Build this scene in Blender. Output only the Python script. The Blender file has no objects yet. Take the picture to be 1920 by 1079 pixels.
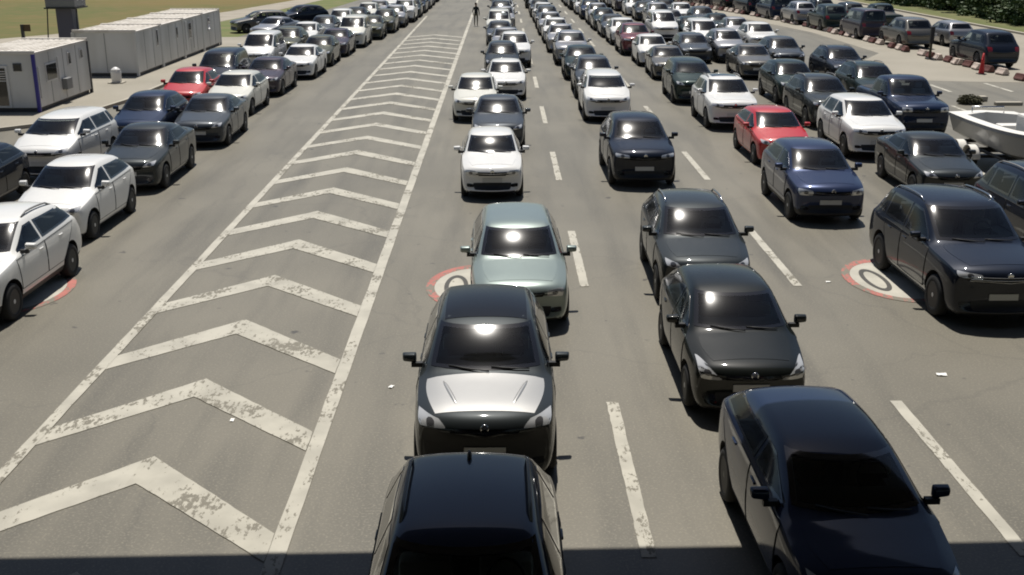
import bpy, bmesh, math, random
from mathutils import Vector, Matrix
from mathutils.bvhtree import BVHTree
R = math.radians
random.seed(7)
C = bpy.context.scene.collection
sc = bpy.context.scene

# ------------------------------------------------------------------ camera
CAM_H, PITCH, YAW, FPX = 6.66, 17.9, -0.56, 2039.0
cd = bpy.data.cameras.new('camera'); cam = bpy.data.objects.new('camera', cd); C.objects.link(cam)
cam.location = (0, 0, CAM_H); cam.rotation_euler = (R(90 - PITCH), 0, R(YAW))
cd.sensor_width = 36; cd.lens = FPX * 36 / 1920; cd.clip_start = .1; cd.clip_end = 2000
sc.camera = cam
# ------------------------------------------------------------------ light
SUN_EL, SUN_AZ = 69.0, -3.0          # azimuth measured from +Y (the way the camera looks)
w = bpy.data.worlds.new('World'); sc.world = w; w.use_nodes = True
nt = w.node_tree; bg = nt.nodes['Background']
sky = nt.nodes.new('ShaderNodeTexSky'); sky.sky_type = 'NISHITA'; sky.sun_disc = False
sky.sun_elevation = R(SUN_EL); sky.sun_rotation = R(SUN_AZ)
nt.links.new(sky.outputs[0], bg.inputs[0]); bg.inputs[1].default_value = .05
sd = bpy.data.lights.new('sun', 'SUN'); sd.energy = 4.9; sd.angle = R(.55); sd.color = (1, .955, .88)
sun = bpy.data.objects.new('sun', sd); C.objects.link(sun); sun.location = (0, 60, 60)
dv = Vector((math.sin(R(SUN_AZ)) * math.cos(R(SUN_EL)), math.cos(R(SUN_AZ)) * math.cos(R(SUN_EL)), math.sin(R(SUN_EL))))
sun.rotation_euler = dv.to_track_quat('Z', 'Y').to_euler()
sc.view_settings.view_transform = 'Standard'; sc.view_settings.look = 'None'
sc.view_settings.gamma = 1; sc.view_settings.exposure = .16
try: sc.cycles.filter_width = 1.9
except Exception: pass

# ------------------------------------------------------------------ materials
def mat(name, col, rough=.6, metal=0, coat=0, coatr=.03, spec=.5):
    m = bpy.data.materials.new(name); m.use_nodes = True
    b = m.node_tree.nodes['Principled BSDF']
    b.inputs['Base Color'].default_value = (*col, 1); b.inputs['Roughness'].default_value = rough
    b.inputs['Metallic'].default_value = metal; b.inputs['Coat Weight'].default_value = coat
    b.inputs['Coat Roughness'].default_value = coatr; b.inputs['Specular IOR Level'].default_value = spec
    return m
def noise_mix(m, c1, c2, scale, lo=.4, hi=.6, coords='Object', detail=6, stretch=None, rough_in=None):
    """mix two colours by noise into the base colour; returns the output socket"""
    t = m.node_tree; N = t.nodes; b = N['Principled BSDF']
    tc = N.new('ShaderNodeTexCoord'); no = N.new('ShaderNodeTexNoise'); rp = N.new('ShaderNodeMapRange'); mx = N.new('ShaderNodeMix')
    mx.data_type = 'RGBA'; no.inputs['Scale'].default_value = scale; no.inputs['Detail'].default_value = detail
    if stretch:
        mp = N.new('ShaderNodeMapping'); mp.inputs['Scale'].default_value = stretch
        t.links.new(tc.outputs[coords], mp.inputs[0]); t.links.new(mp.outputs[0], no.inputs['Vector'])
    else: t.links.new(tc.outputs[coords], no.inputs['Vector'])
    rp.inputs['From Min'].default_value = lo; rp.inputs['From Max'].default_value = hi
    t.links.new(no.outputs[0], rp.inputs[0]); t.links.new(rp.outputs[0], mx.inputs[0])
    for i, c in ((6, c1), (7, c2)):
        if isinstance(c, tuple): mx.inputs[i].default_value = (*c, 1)
        else: t.links.new(c, mx.inputs[i])
    t.links.new(mx.outputs[2], b.inputs['Base Color'])
    return mx.outputs[2]
def bump(m, scale, strength, dist=.01):
    t = m.node_tree; N = t.nodes; no = N.new('ShaderNodeTexNoise'); bp = N.new('ShaderNodeBump'); tc = N.new('ShaderNodeTexCoord')
    no.inputs['Scale'].default_value = scale; no.inputs['Detail'].default_value = 8
    bp.inputs['Strength'].default_value = strength; bp.inputs['Distance'].default_value = dist
    t.links.new(tc.outputs['Object'], no.inputs['Vector']); t.links.new(no.outputs[0], bp.inputs['Height'])
    t.links.new(bp.outputs[0], N['Principled BSDF'].inputs['Normal'])

M = {}
ASPH1, ASPH2 = (.163, .149, .116), (.122, .112, .087)
m = M['asphalt'] = mat('asphalt', ASPH1, .5)
a = noise_mix(m, ASPH1, ASPH2, .22, .35, .68, detail=8)
a = noise_mix(m, a, (.084, .078, .062), .9, .47, .78, detail=6, stretch=(1.6, .16, 1))      # long drip and tyre streaks along the lanes
a = noise_mix(m, a, (.225, .203, .155), 30, .52, .78, detail=4)                            # aggregate
a = noise_mix(m, a, (.055, .051, .044), 2.3, .69, .73, detail=5)                         # oil spots
t_ = m.node_tree; N_ = t_.nodes; vo = N_.new('ShaderNodeTexVoronoi'); vo.feature = 'DISTANCE_TO_EDGE'; vo.inputs['Scale'].default_value = .16
tc_ = N_.new('ShaderNodeTexCoord'); nz = N_.new('ShaderNodeTexNoise'); nz.inputs['Scale'].default_value = .9; nz.inputs['Detail'].default_value = 8
vm = N_.new('ShaderNodeMix'); vm.data_type = 'VECTOR'; vm.inputs[0].default_value = .06
t_.links.new(tc_.outputs['Object'], nz.inputs['Vector']); t_.links.new(tc_.outputs['Object'], vm.inputs[4]); t_.links.new(nz.outputs['Color'], vm.inputs[5])
vs = N_.new('ShaderNodeVectorMath'); vs.operation = 'MULTIPLY_ADD'; t_.links.new(nz.outputs['Color'], vs.inputs[0]); vs.inputs[1].default_value = (1.6, 1.6, 0); t_.links.new(tc_.outputs['Object'], vs.inputs[2])
t_.links.new(vs.outputs[0], vo.inputs['Vector'])
cr_ = N_.new('ShaderNodeMapRange'); cr_.inputs['From Min'].default_value = .0; cr_.inputs['From Max'].default_value = .006; cr_.inputs['To Min'].default_value = .22; cr_.inputs['To Max'].default_value = 0
t_.links.new(vo.outputs['Distance'], cr_.inputs[0]); cm_ = N_.new('ShaderNodeMix'); cm_.data_type = 'RGBA'
t_.links.new(cr_.outputs[0], cm_.inputs[0]); t_.links.new(a, cm_.inputs[6]); cm_.inputs[7].default_value = (.06, .056, .048, 1)
t_.links.new(cm_.outputs[2], N_['Principled BSDF'].inputs['Base Color'])
bump(m, 60, .25, .006)
def paint_line(name, col, cover, cell=1.3):
    """road paint chipped through to the asphalt: fine chips gathered where a broad noise says the wear is"""
    m = mat(name, col, .7); t = m.node_tree; N = t.nodes
    a = noise_mix(m, col, tuple(c * .80 for c in col), 1.7, .4, .65, detail=6)
    tc = N.new('ShaderNodeTexCoord'); n1 = N.new('ShaderNodeTexNoise'); n2 = N.new('ShaderNodeTexNoise'); mp = N.new('ShaderNodeMapping')
    n1.inputs['Scale'].default_value = cell; n1.inputs['Detail'].default_value = 3; n2.inputs['Scale'].default_value = 9; n2.inputs['Detail'].default_value = 9; n2.inputs['Roughness'].default_value = .7
    mp.inputs['Scale'].default_value = (1.5, .7, 1); t.links.new(tc.outputs['Object'], n1.inputs['Vector']); t.links.new(tc.outputs['Object'], mp.inputs[0]); t.links.new(mp.outputs[0], n2.inputs['Vector'])
    ad = N.new('ShaderNodeMath'); ad.operation = 'MULTIPLY_ADD'; t.links.new(n1.outputs[0], ad.inputs[0]); ad.inputs[1].default_value = .75; t.links.new(n2.outputs[0], ad.inputs[2])
    r = N.new('ShaderNodeMapRange'); r.inputs['From Min'].default_value = cover; r.inputs['From Max'].default_value = cover + .05
    t.links.new(ad.outputs[0], r.inputs[0]); mx = N.new('ShaderNodeMix'); mx.data_type = 'RGBA'
    t.links.new(r.outputs[0], mx.inputs[0]); t.links.new(a, mx.inputs[6]); mx.inputs[7].default_value = (.155, .142, .110, 1)
    t.links.new(mx.outputs[2], N['Principled BSDF'].inputs['Base Color']); bump(m, 60, .2, .005); return m
M['line'] = paint_line('line_paint', (.415, .395, .335), .955)
M['line_worn'] = paint_line('worn_line_paint', (.40, .38, .32), .915)
M['line_red'] = paint_line('red_line_paint', (.40, .13, .105), .875)
M['line_black'] = paint_line('black_line_paint', (.05, .047, .042), 1.12)
M['line_white'] = paint_line('white_disc_paint', (.43, .41, .35), 1.09)
m = M['field'] = mat('dry_field', (.10, .078, .022), .95)
a = noise_mix(m, (.135, .10, .024), (.085, .092, .018), .035, .42, .60, detail=5)
a = noise_mix(m, a, (.145, .105, .034), .6, .45, .75, detail=8)
m = M['grass'] = mat('grass', (.075, .085, .03), .95)
a = noise_mix(m, (.10, .125, .032), (.145, .14, .055), .5, .4, .65, detail=8)
m = M['verge'] = mat('verge_grass', (.075, .075, .03), .95)
noise_mix(m, (.095, .11, .03), (.15, .14, .06), .4, .4, .65, detail=8, stretch=(1, .2, 1))
m = M['concrete'] = mat('pavement_concrete', (.30, .27, .215), .85)
a = noise_mix(m, (.30, .27, .215), (.24, .21, .165), .5, .4, .65, detail=7); a = noise_mix(m, a, (.33, .29, .24), 12, .5, .7)
m = M['apron'] = mat('pale_apron', (.22, .205, .165), .7)
a = noise_mix(m, (.27, .245, .195), (.225, .205, .16), .3, .4, .65, detail=7); a = noise_mix(m, a, (.30, .27, .215), 18, .5, .7)
M['kerb'] = mat('kerb_stone', (.36, .33, .27), .8)
m = M['cabin'] = mat('cabin_panel', (.50, .50, .50), .5)
noise_mix(m, (.64, .63, .60), (.50, .49, .455), .9, .4, .7, detail=6, stretch=(1, 1, .3))
m = M['cabin_roof'] = mat('cabin_roof_sheet', (.70, .66, .60), .6); noise_mix(m, (.70, .66, .60), (.48, .44, .38), 1.2, .45, .7)
M['cabin_blue'] = mat('cabin_blue_trim', (.035, .03, .24), .45)
M['cabin_dark'] = mat('cabin_dark_trim', (.05, .05, .055), .5)
M['white_frame'] = mat('white_frame', (.65, .64, .62), .4)
M['bluegrey'] = mat('grey_purple_metal', (.10, .095, .13), .5); M['greymetal'] = mat('grey_metal', (.20, .20, .20), .5)
M['darkmetal'] = mat('dark_metal', (.025, .025, .025), .5)
M['rust'] = mat('rusty_brown', (.09, .06, .03), .8)
m = M['leaf'] = mat('leaves', (.04, .075, .018), .7); noise_mix(m, (.028, .06, .014), (.06, .095, .026), .8, .4, .6)
m = M['leaf_dry'] = mat('dry_leaves', (.085, .08, .04), .8)
M['bark'] = mat('bark', (.07, .05, .035), .9)
def glass(name, tint, rough):
    m = bpy.data.materials.new(name); m.use_nodes = True; t = m.node_tree; N = t.nodes; N.remove(N['Principled BSDF'])
    tr = N.new('ShaderNodeBsdfTransparent'); tr.inputs[0].default_value = (*tint, 1); g = N.new('ShaderNodeBsdfGlossy'); g.inputs['Roughness'].default_value = rough; g.inputs[0].default_value = (1, 1, 1, 1)
    g2 = N.new('ShaderNodeBsdfGlossy'); g2.inputs['Roughness'].default_value = .16; g2.inputs[0].default_value = (1, 1, 1, 1); gm = N.new('ShaderNodeMixShader'); gm.inputs[0].default_value = .30
    t.links.new(g.outputs[0], gm.inputs[1]); t.links.new(g2.outputs[0], gm.inputs[2])
    fr = N.new('ShaderNodeFresnel'); fr.inputs[0].default_value = 1.5; mx = N.new('ShaderNodeMixShader')
    t.links.new(fr.outputs[0], mx.inputs[0]); t.links.new(tr.outputs[0], mx.inputs[1]); t.links.new(gm.outputs[0], mx.inputs[2]); t.links.new(mx.outputs[0], N['Material Output'].inputs[0])
    return m
M['glass'] = glass('car_glass', (.80, .85, .83), .04); M['dark_glass'] = glass('tinted_glass', (.30, .32, .33), .04)
M['frit'] = mat('black_glass_border', (.006, .006, .007), .12, 0, 1, .04)
M['trim'] = mat('black_trim', (.012, .012, .012), .55)
M['gloss_black'] = mat('gloss_black', (.008, .008, .009), .2)
M['tyre'] = mat('tyre_rubber', (.016, .016, .016), .85)
M['rim'] = mat('alloy_rim', (.62, .62, .61), .4, .15)
M['rim_dark'] = mat('dark_alloy_rim', (.06, .06, .06), .4, .6)
M['chrome'] = mat('chrome', (.65, .65, .65), .18, 1)
M['lamp'] = mat('lamp_glass', (.62, .63, .64), .16, .35, 1, .03)
M['lamp_inner'] = mat('lamp_reflector', (.16, .16, .17), .2, .6)
M['red_lamp'] = mat('red_lamp', (.22, .006, .008), .2, 0, 1)
M['amber'] = mat('amber_lamp', (.45, .14, .02), .25, 0, 1)
M['plate'] = mat('number_plate', (.55, .55, .53), .5)
M['interior'] = mat("cab_interior", (.17, .17, .165), .7); M['seat'] = mat('seat_cloth', (.34, .33, .31), .9)
M['skin'] = mat('skin', (.30, .17, .11), .6); M['cloth_dark'] = mat('dark_clothes', (.022, .026, .024), .9); M['cloth_olive'] = mat('olive_trousers', (.07, .065, .04), .9)
M['hair'] = mat('dark_hair', (.01, .008, .006), .7)
M['barrier_white'] = mat('white_barrier', (.60, .50, .43), .6); M['barrier_red'] = mat('red_barrier', (.13, .05, .04), .6); M['cone_red'] = mat('red_cone', (.5, .02, .02), .5)
M['paper'] = mat('paper', (.75, .75, .72), .8)
M['hull'] = mat('boat_hull', (.30, .30, .29), .4, 0, .4); M['boat_deck'] = mat('boat_deck', (.74, .72, .67), .4)
m = M['canopy'] = mat('canopy_sheet', (.05, .05, .055), .7)
PAINTS = {}
def paint(name, col, metal=0., rough=.45):
    m = mat(name.replace(' ', '_') + '_paint', col, rough, metal, .85 if max(col) < .1 else 1, .045, spec=.10 if max(col) < .1 else .4)
    noise_mix(m, col, tuple(c * .93 + .004 for c in col), 1.6, .4, .7, detail=5)     # a film of road dust
    PAINTS[name] = m
paint('black', (.0065, .0085, .0075)); paint('midnight blue', (.006, .010, .021), .2); paint('navy', (.009, .019, .050), .2)
paint('blue', (.026, .038, .085), .35, .34); paint('slate grey', (.055, .062, .070), .35); paint('dark grey', (.026, .031, .033), .3)
paint('dark green', (.013, .026, .024), .3); paint('grey green', (.25, .30, .28), .45, .36); paint('silver', (.34, .34, .35), .6, .36)
paint('bronze grey', (.10, .095, .085), .4); paint('white', (.74, .735, .71)); paint('cream white', (.66, .65, .58)); paint('red', (.48, .014, .016)); paint('maroon', (.12, .012, .022), .2)
paint('sunlit grey', (.47, .465, .45), .55, .36); paint('purple grey', (.055, .045, .06), .3); paint('olive', (.07, .072, .05), .4)

# ------------------------------------------------------------------ helpers
def put(o, label=None, cat=None, group=None, kind=None):
    if label: o['label'] = label
    if cat: o['category'] = cat
    if group: o['group'] = group
    if kind: o['kind'] = kind
    return o
def link(name, me, parent=None, loc=None):
    o = bpy.data.objects.new(name, me); C.objects.link(o)
    if parent: o.parent = parent
    if loc: o.location = loc
    return o
def empty(name, loc, rz=0):
    o = bpy.data.objects.new(name, None); C.objects.link(o); o.location = loc; o.rotation_euler = (0, 0, rz); o.empty_display_size = .3
    return o
def mesh_of(name, bm, *mats, smooth=False, angle=None):
    me = bpy.data.meshes.new(name)
    if angle is not None:
        for f in bm.faces: f.smooth = True
        for e in bm.edges:
            if len(e.link_faces) == 2 and e.calc_face_angle(0) > R(angle): e.smooth = False
    elif smooth:
        for f in bm.faces: f.smooth = True
    bm.to_mesh(me); bm.free()
    for m in mats: me.materials.append(m)
    return me
def box(bm, x0, x1, y0, y1, z0, z1, mi=0, bev=0):
    r = bmesh.ops.create_cube(bm, size=1, matrix=Matrix.Translation(((x0+x1)/2, (y0+y1)/2, (z0+z1)/2)) @ Matrix.Diagonal((x1-x0, y1-y0, z1-z0, 1)))
    fs = {f for v in r['verts'] for f in v.link_faces}
    for f in fs: f.material_index = mi
    if bev:
        es = {e for v in r['verts'] for e in v.link_edges}
        bmesh.ops.bevel(bm, geom=list(es), offset=bev, segments=2, affect='EDGES', profile=.6)
def tube(bm, pts, r, n=8, mi=0):
    pts = [Vector(p) for p in pts]; rings = []
    for i, p in enumerate(pts):
        d = (pts[min(i+1, len(pts)-1)] - pts[max(i-1, 0)]).normalized()
        q = d.to_track_quat('Z', 'Y'); rr = r[i] if isinstance(r, (list, tuple)) else r
        rings.append([bm.verts.new(p + q @ Vector((math.cos(2*math.pi*k/n)*rr, math.sin(2*math.pi*k/n)*rr, 0))) for k in range(n)])
    for a, b in zip(rings, rings[1:]):
        for k in range(n):
            f = bm.faces.new((a[k], a[(k+1) % n], b[(k+1) % n], b[k])); f.material_index = mi; f.smooth = True
    for c, rv in ((rings[0], True), (rings[-1], False)):
        f = bm.faces.new(list(reversed(c)) if rv else c); f.material_index = mi
def lathe(bm, prof, n=28, axis='X', mi=0, off=(0, 0, 0), close=False):
    """prof: (a, r) along the axis"""
    rings = []
    for a, r in prof:
        ring = []
        for k in range(n):
            t = 2*math.pi*k/n; c, s = math.cos(t)*r, math.sin(t)*r
            p = {'X': (a, c, s), 'Y': (c, a, s), 'Z': (c, s, a)}[axis]
            ring.append(bm.verts.new((p[0]+off[0], p[1]+off[1], p[2]+off[2])))
        rings.append(ring)
    prs = list(zip(rings, rings[1:])) + ([(rings[-1], rings[0])] if close else [])
    for a, b in prs:
        for k in range(n):
            f = bm.faces.new((a[k], a[(k+1) % n], b[(k+1) % n], b[k])); f.smooth = True; f.material_index = mi
    if not close:
        for c in (rings[0], rings[-1]):
            f = bm.faces.new(c); f.material_index = mi
    bmesh.ops.recalc_face_normals(bm, faces=bm.faces[:])
def ragged(p, step=.16, jit=.006):
    o = []; n = len(p)
    for i in range(n):
        (x0, y0), (x1, y1) = p[i], p[(i+1) % n]; k = max(1, min(260, int(math.hypot(x1-x0, y1-y0)/step)))
        for q in range(k): o.append((lerp(x0, x1, q/k)+random.uniform(-jit, jit), lerp(y0, y1, q/k)+random.uniform(-jit, jit)))
    return o
def lerp(a, b, t): return a + (b - a) * t
def flat(name, polys, m, z, kind='structure', rag=False):
    if rag: polys = [ragged(p) for p in polys]
    bm = bmesh.new()
    for p in polys: bm.faces.new([bm.verts.new((x, y, z)) for x, y in p])
    for f in bm.faces:
        if f.normal.z < 0: f.normal_flip()
    bm.normal_update()
    for f in bm.faces:
        if f.normal.z < 0: f.normal_flip()
    o = link(name, mesh_of(name, bm, m)); o['kind'] = kind
    return o
def slab(name, poly, m, z0, z1, kind='structure'):
    bm = bmesh.new(); b = [bm.verts.new((x, y, z0)) for x, y in poly]; t = [bm.verts.new((x, y, z1)) for x, y in poly]
    bm.faces.new(t); n = len(poly)
    for i in range(n): bm.faces.new((b[i], b[(i+1) % n], t[(i+1) % n], t[i]))
    bmesh.ops.recalc_face_normals(bm, faces=bm.faces[:])
    o = link(name, mesh_of(name, bm, m)); o['kind'] = kind
    return o
def rect(x0, x1, y0, y1): return [(x0, y0), (x1, y0), (x1, y1), (x0, y1)]

# ------------------------------------------------------------------ ground, road, pavement, paint
flat('ground', [rect(-400, 400, -200, 700)], M['field'], -.012)
flat('road', [rect(-45, 37, -40, 300)], M['asphalt'], 0)
flat('grass_strip', [[(-19.2, 60), (-18.6, 72), (-17.6, 90), (-15.5, 125), (-15.5, 300), (-46, 300), (-46, 39), (-26, 39), (-26, 60)]], M['grass'], .004)
flat('field', [[(-24.2, 96), (-22.2, 126), (-22, 300), (-200, 300), (-200, 20), (-45.2, 20), (-45.2, 60), (-32, 70), (-29, 80)]], M['field'], .008)
flat('path', [[(-46, 62), (-33.5, 66), (-27, 76), (-23.2, 90), (-21.2, 105), (-19.4, 126), (-19.4, 300), (-22.2, 300), (-22.2, 126), (-25.4, 104), (-30.5, 82), (-36, 73), (-46, 69)]], M['concrete'], .012)
slab('pavement', [(-15.7, 76), (-15.75, 55), (-15.9, 46), (-16.6, 40.6), (-18.2, 38.9), (-26, 38.2), (-26, 60), (-19.2, 76)], M['apron'], -.01, .12)
slab('kerb', [(-15.55, 76), (-15.6, 55), (-15.75, 46), (-16.48, 40.5), (-18.15, 38.75), (-26, 38.05), (-26, 38.2), (-18.2, 38.9), (-16.6, 40.6), (-15.9, 46), (-15.75, 55), (-15.7, 76)], M['kerb'], -.01, .135)
flat('verge', [rect(37.3, 120, -40, 300)], M['verge'], .006)
slab('kerb', [(37, -40), (37.3, -40), (37.3, 300), (37, 300)], M['kerb'], -.01, .14)
flat('access_road', [[(18.3, 53.5), (22.5, 52.6), (36.99, 51), (36.99, 300), (12.5, 300), (15.0, 126), (18.0, 107), (20.6, 94.5), (22.6, 81), (22.6, 66), (18.2, 58)]], M['apron'], .004)
# chevron strip
LB, RB, AX = -6.5, -2.55, -4.68
good, worn = [], []
d = 7.75
while d < 80:
    k = .60 if d < 30 else .56
    jit = random.uniform(-.05, .05)
    left = [(AX, d-k*1.25), (LB+.05, d-1.82-k), (LB+.05, d-1.82+jit), (AX, d+jit)]
    arm = [(RB-.12, d-2.0), (RB-.12, d-2.0-k)]
    if d < 20 or (27 < d < 37) or random.random() < .2:
        good.append(left); worn.append([(AX-.12, d+jit-.12)] + [(AX, d+jit)] + arm + [(AX, d-k*1.25), (AX-.12, d-k*1.25-.12)])
    else: good.append(left + arm)
    d += 2.75
flat('chevron_marking', good, M['line'], .008, rag=True)
flat('chevron_marking', worn, M['line_worn'], .0105, rag=True)
flat('edge_line', [rect(LB-.09, LB+.09, -20, 98), rect(RB-.11, RB+.10, -20, 140)], M['line'], .012, rag=True)
dash = []
for X in (1.65, 5.92, 10.15, 14.2, 18.6):
    for y0 in [-9.6, .4] + [10.7 + 9.95*i for i in range(11)]:
        if X == 18.6 and (y0 < 35 or y0 > 75): continue
        dash.append(rect(X-.088, X+.088, y0, y0+4.3))
dash += [rect(20.1, 20.3, 49, 51.5), rect(22.9, 23.1, 49, 52), rect(22.9, 23.1, 40, 44)]
flat('lane_marking', dash, M['line'], .008, rag=True)
# speed roundels: red ring, white disc, stretched black figures read by the drivers coming the other way
def ellipse(cx, cy, a, b, n=56): return [(cx + a*math.cos(2*math.pi*i/n), cy + b*math.sin(2*math.pi*i/n)) for i in range(n)]
def ring(cx, cy, a, b, a2, b2, n=48):
    o, i = ellipse(cx, cy, a, b, n), ellipse(cx, cy, a2, b2, n)
    return [[o[k], o[(k+1) % n], i[(k+1) % n], i[k]] for k in range(n)]
for cx, cy in ((8.05, 20.95), (-.45, 20.6), (-9.55, 20.3)):
    flat('speed_roundel', ring(cx, cy+.1, 1.06, 1.47, .90, 1.24), M['line_red'], .009, rag=False)
    flat('speed_roundel', [ellipse(cx, cy+.1, .895, 1.235)], M['line_white'], .008)
    figs = ring(cx-.46, cy+.08, .24, .74, .15, .57)
    flat('speed_roundel', figs, M['line_black'], .012)

# ------------------------------------------------------------------ the canopy the camera hangs under (its shade crosses the foot of the picture)
CAN_Z = 8.3
edge = 10.88 + CAN_Z / math.tan(R(SUN_EL))
cn = empty('canopy', (0, -6, 0), R(1.2)); put(cn, 'wide flat canopy roof overhead whose shade darkens the road at the foot of the picture', 'canopy')
bm = bmesh.new(); box(bm, -45, 45, -22, edge+6, CAN_Z, CAN_Z+.7); link('roof', mesh_of('roof', bm, M['canopy']), cn)
for X in (-12, -2, 10, 22):
    bm = bmesh.new(); box(bm, X-.25, X+.25, -4, -3.4, 0, CAN_Z); link('column', mesh_of('column', bm, M['greymetal']), cn)

# ------------------------------------------------------------------ cars
# local frame: the nose points to -Y, the middle of the car stands on the origin
def lerp(a, b, t): return a + (b - a) * t
STY = {
 'hatchback': dict(L=4.02, W=1.74, H=1.51, gc=.17, hood=.82, sC=1.0, zC=1.02, sRF=1.82, zRF=1.46, sRR=3.28, zRR=1.44, sB=3.84, zB=1.09, wf=.80, wb=2.53, r=.31, lamp='swept'),
 'old hatchback': dict(L=3.90, W=1.70, H=1.43, gc=.16, hood=.80, sC=1.12, zC=.97, sRF=1.86, zRF=1.38, sRR=3.25, zRR=1.37, sB=3.74, zB=1.00, wf=.80, wb=2.47, r=.29, lamp='square'),
 'sedan': dict(L=4.55, W=1.79, H=1.45, gc=.16, hood=.80, sC=1.22, zC=.98, sRF=2.06, zRF=1.40, sRR=3.12, zRR=1.39, sB=3.85, zB=1.08, deck=1, wf=.88, wb=2.66, r=.315, lamp='swept'),
 'estate car': dict(L=4.55, W=1.79, H=1.48, gc=.16, hood=.80, sC=1.18, zC=.98, sRF=2.02, zRF=1.42, sRR=3.95, zRR=1.41, sB=4.38, zB=1.02, q=1, wf=.87, wb=2.66, r=.315, lamp='swept', rails=1),
 'crossover': dict(L=4.25, W=1.80, H=1.60, gc=.20, hood=.90, sC=1.07, zC=1.08, sRF=1.90, zRF=1.54, sRR=3.55, zRR=1.52, sB=4.05, zB=1.16, wf=.82, wb=2.62, r=.335, lamp='swept', clad=1),
 'SUV': dict(L=4.50, W=1.86, H=1.66, gc=.21, hood=.985, sC=1.20, zC=1.14, sRF=2.04, zRF=1.60, sRR=3.75, zRR=1.58, sB=4.30, zB=1.13, q=1, wf=.90, wb=2.68, r=.35, lamp='slim', clad=1, rails=1),
 'large SUV': dict(L=4.88, W=1.97, H=1.80, gc=.22, hood=1.04, sC=1.32, zC=1.19, sRF=2.22, zRF=1.74, sRR=4.10, zRR=1.72, sB=4.66, zB=1.16, q=1, wf=.93, wb=2.90, r=.375, lamp='slim', rails=1, chromegrille=1),
 'people carrier': dict(L=4.42, W=1.81, H=1.80, gc=.17, hood=.92, sC=.90, zC=1.14, sRF=1.86, zRF=1.72, sRR=4.05, zRR=1.74, sB=4.33, zB=1.12, q=1, wf=.88, wb=2.70, r=.32, lamp='swept'),
 'van': dict(L=4.85, W=1.93, H=1.96, gc=.18, hood=1.06, sC=.88, zC=1.22, sRF=1.72, zRF=1.90, sRR=4.66, zRR=1.92, sB=4.80, zB=1.16, q=1, wf=.92, wb=3.0, r=.33, lamp='square'),
 'pickup truck': dict(L=5.25, W=1.86, H=1.79, gc=.27, hood=1.07, sC=1.40, zC=1.20, sRF=2.14, zRF=1.74, sRR=3.35, zRR=1.73, sB=3.55, zB=1.20, deck=2, wf=.93, wb=3.1, r=.38, lamp='square', clad=1),
}
def windows(p):
    """window outlines: windscreen and rear window in (x, z), side windows in (y, z)"""
    L, hw, wt, belt = p['L'], p['W']/2, p['wt'], p['belt']; Y = lambda s: s - L/2
    sC, zC, sRF, zRF, sRR, zRR, sB, zB, H = (p[k] for k in ('sC', 'zC', 'sRF', 'zRF', 'sRR', 'zRR', 'sB', 'zB', 'H'))
    dk = p.get('deck', 0); sP = sC + (sRR-sC)*(.50 if not dk else .52)
    sE = sRR+.02 if p.get('q') else min(sRR+.28, sB-.05)
    if dk == 2: sE = sRR-.05
    if p.get('q'): sE = lerp(sP, sRR, .72) + .1
    ztop = lambda s: min(H, lerp(zRF, zRR, (s-sRF)/(sRR-sRF)) + .02) - .115
    ws = [(-hw*.79, zC+.045), (hw*.79, zC+.045), (wt*.96, zRF-.045), (-wt*.96, zRF-.045)]
    rw = [(-hw*.70, zB+.05), (hw*.70, zB+.05), (wt*.86, zRR-.07), (-wt*.86, zRR-.07)]
    fs = [(Y(sC+.24), belt(sC+.2)+.035), (Y(sP-.03), belt(sP)+.03), (Y(sP-.05), ztop(sP)), (Y(sRF+.06), ztop(sRF+.1)-.02)]
    rs = sE-.16 if not p.get('q') else sE-.05
    bs = [(Y(sP+.045), belt(sP)+.03), (Y(sE), belt(sE)+.035), (Y(rs), ztop(min(rs, sRR))-.015), (Y(sP+.03), ztop(sP))]
    qs = None
    if p.get('q'):
        qe = lerp(sRR, sB, .45) if sB-sRR > .2 else sRR-.1
        qs = [(Y(sE+.07), belt(sE)+.04), (Y(qe), belt(qe)+.07), (Y(sRR-.12), ztop(sRR)-.02), (Y(sE+.02), ztop(sE)-.015)]
    return ws, rw, fs, bs, qs, sP, sE
def prism(q, axis, a0, a1, inset=.03):
    cx, cz = sum(a for a, b in q)/4, sum(b for a, b in q)/4; bm = bmesh.new()
    w_ = max(a for a, b in q)-min(a for a, b in q); h_ = max(b for a, b in q)-min(b for a, b in q); ku, kv = 1-2*inset/w_, 1-2*inset/h_
    P3 = lambda a, b, c: (c, a, b) if axis == 'X' else (a, c, b)
    q = [(cx+(a-cx)*ku, cz+(b-cz)*kv) for a, b in q]
    A = [bm.verts.new(P3(a, b, a0)) for a, b in q]; B = [bm.verts.new(P3(a, b, a1)) for a, b in q]
    bm.faces.new(A); bm.faces.new(B)
    for i in range(4): bm.faces.new((A[i], A[(i+1) % 4], B[(i+1) % 4], B[i]))
    bmesh.ops.recalc_face_normals(bm, faces=bm.faces[:]); return bm
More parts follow.
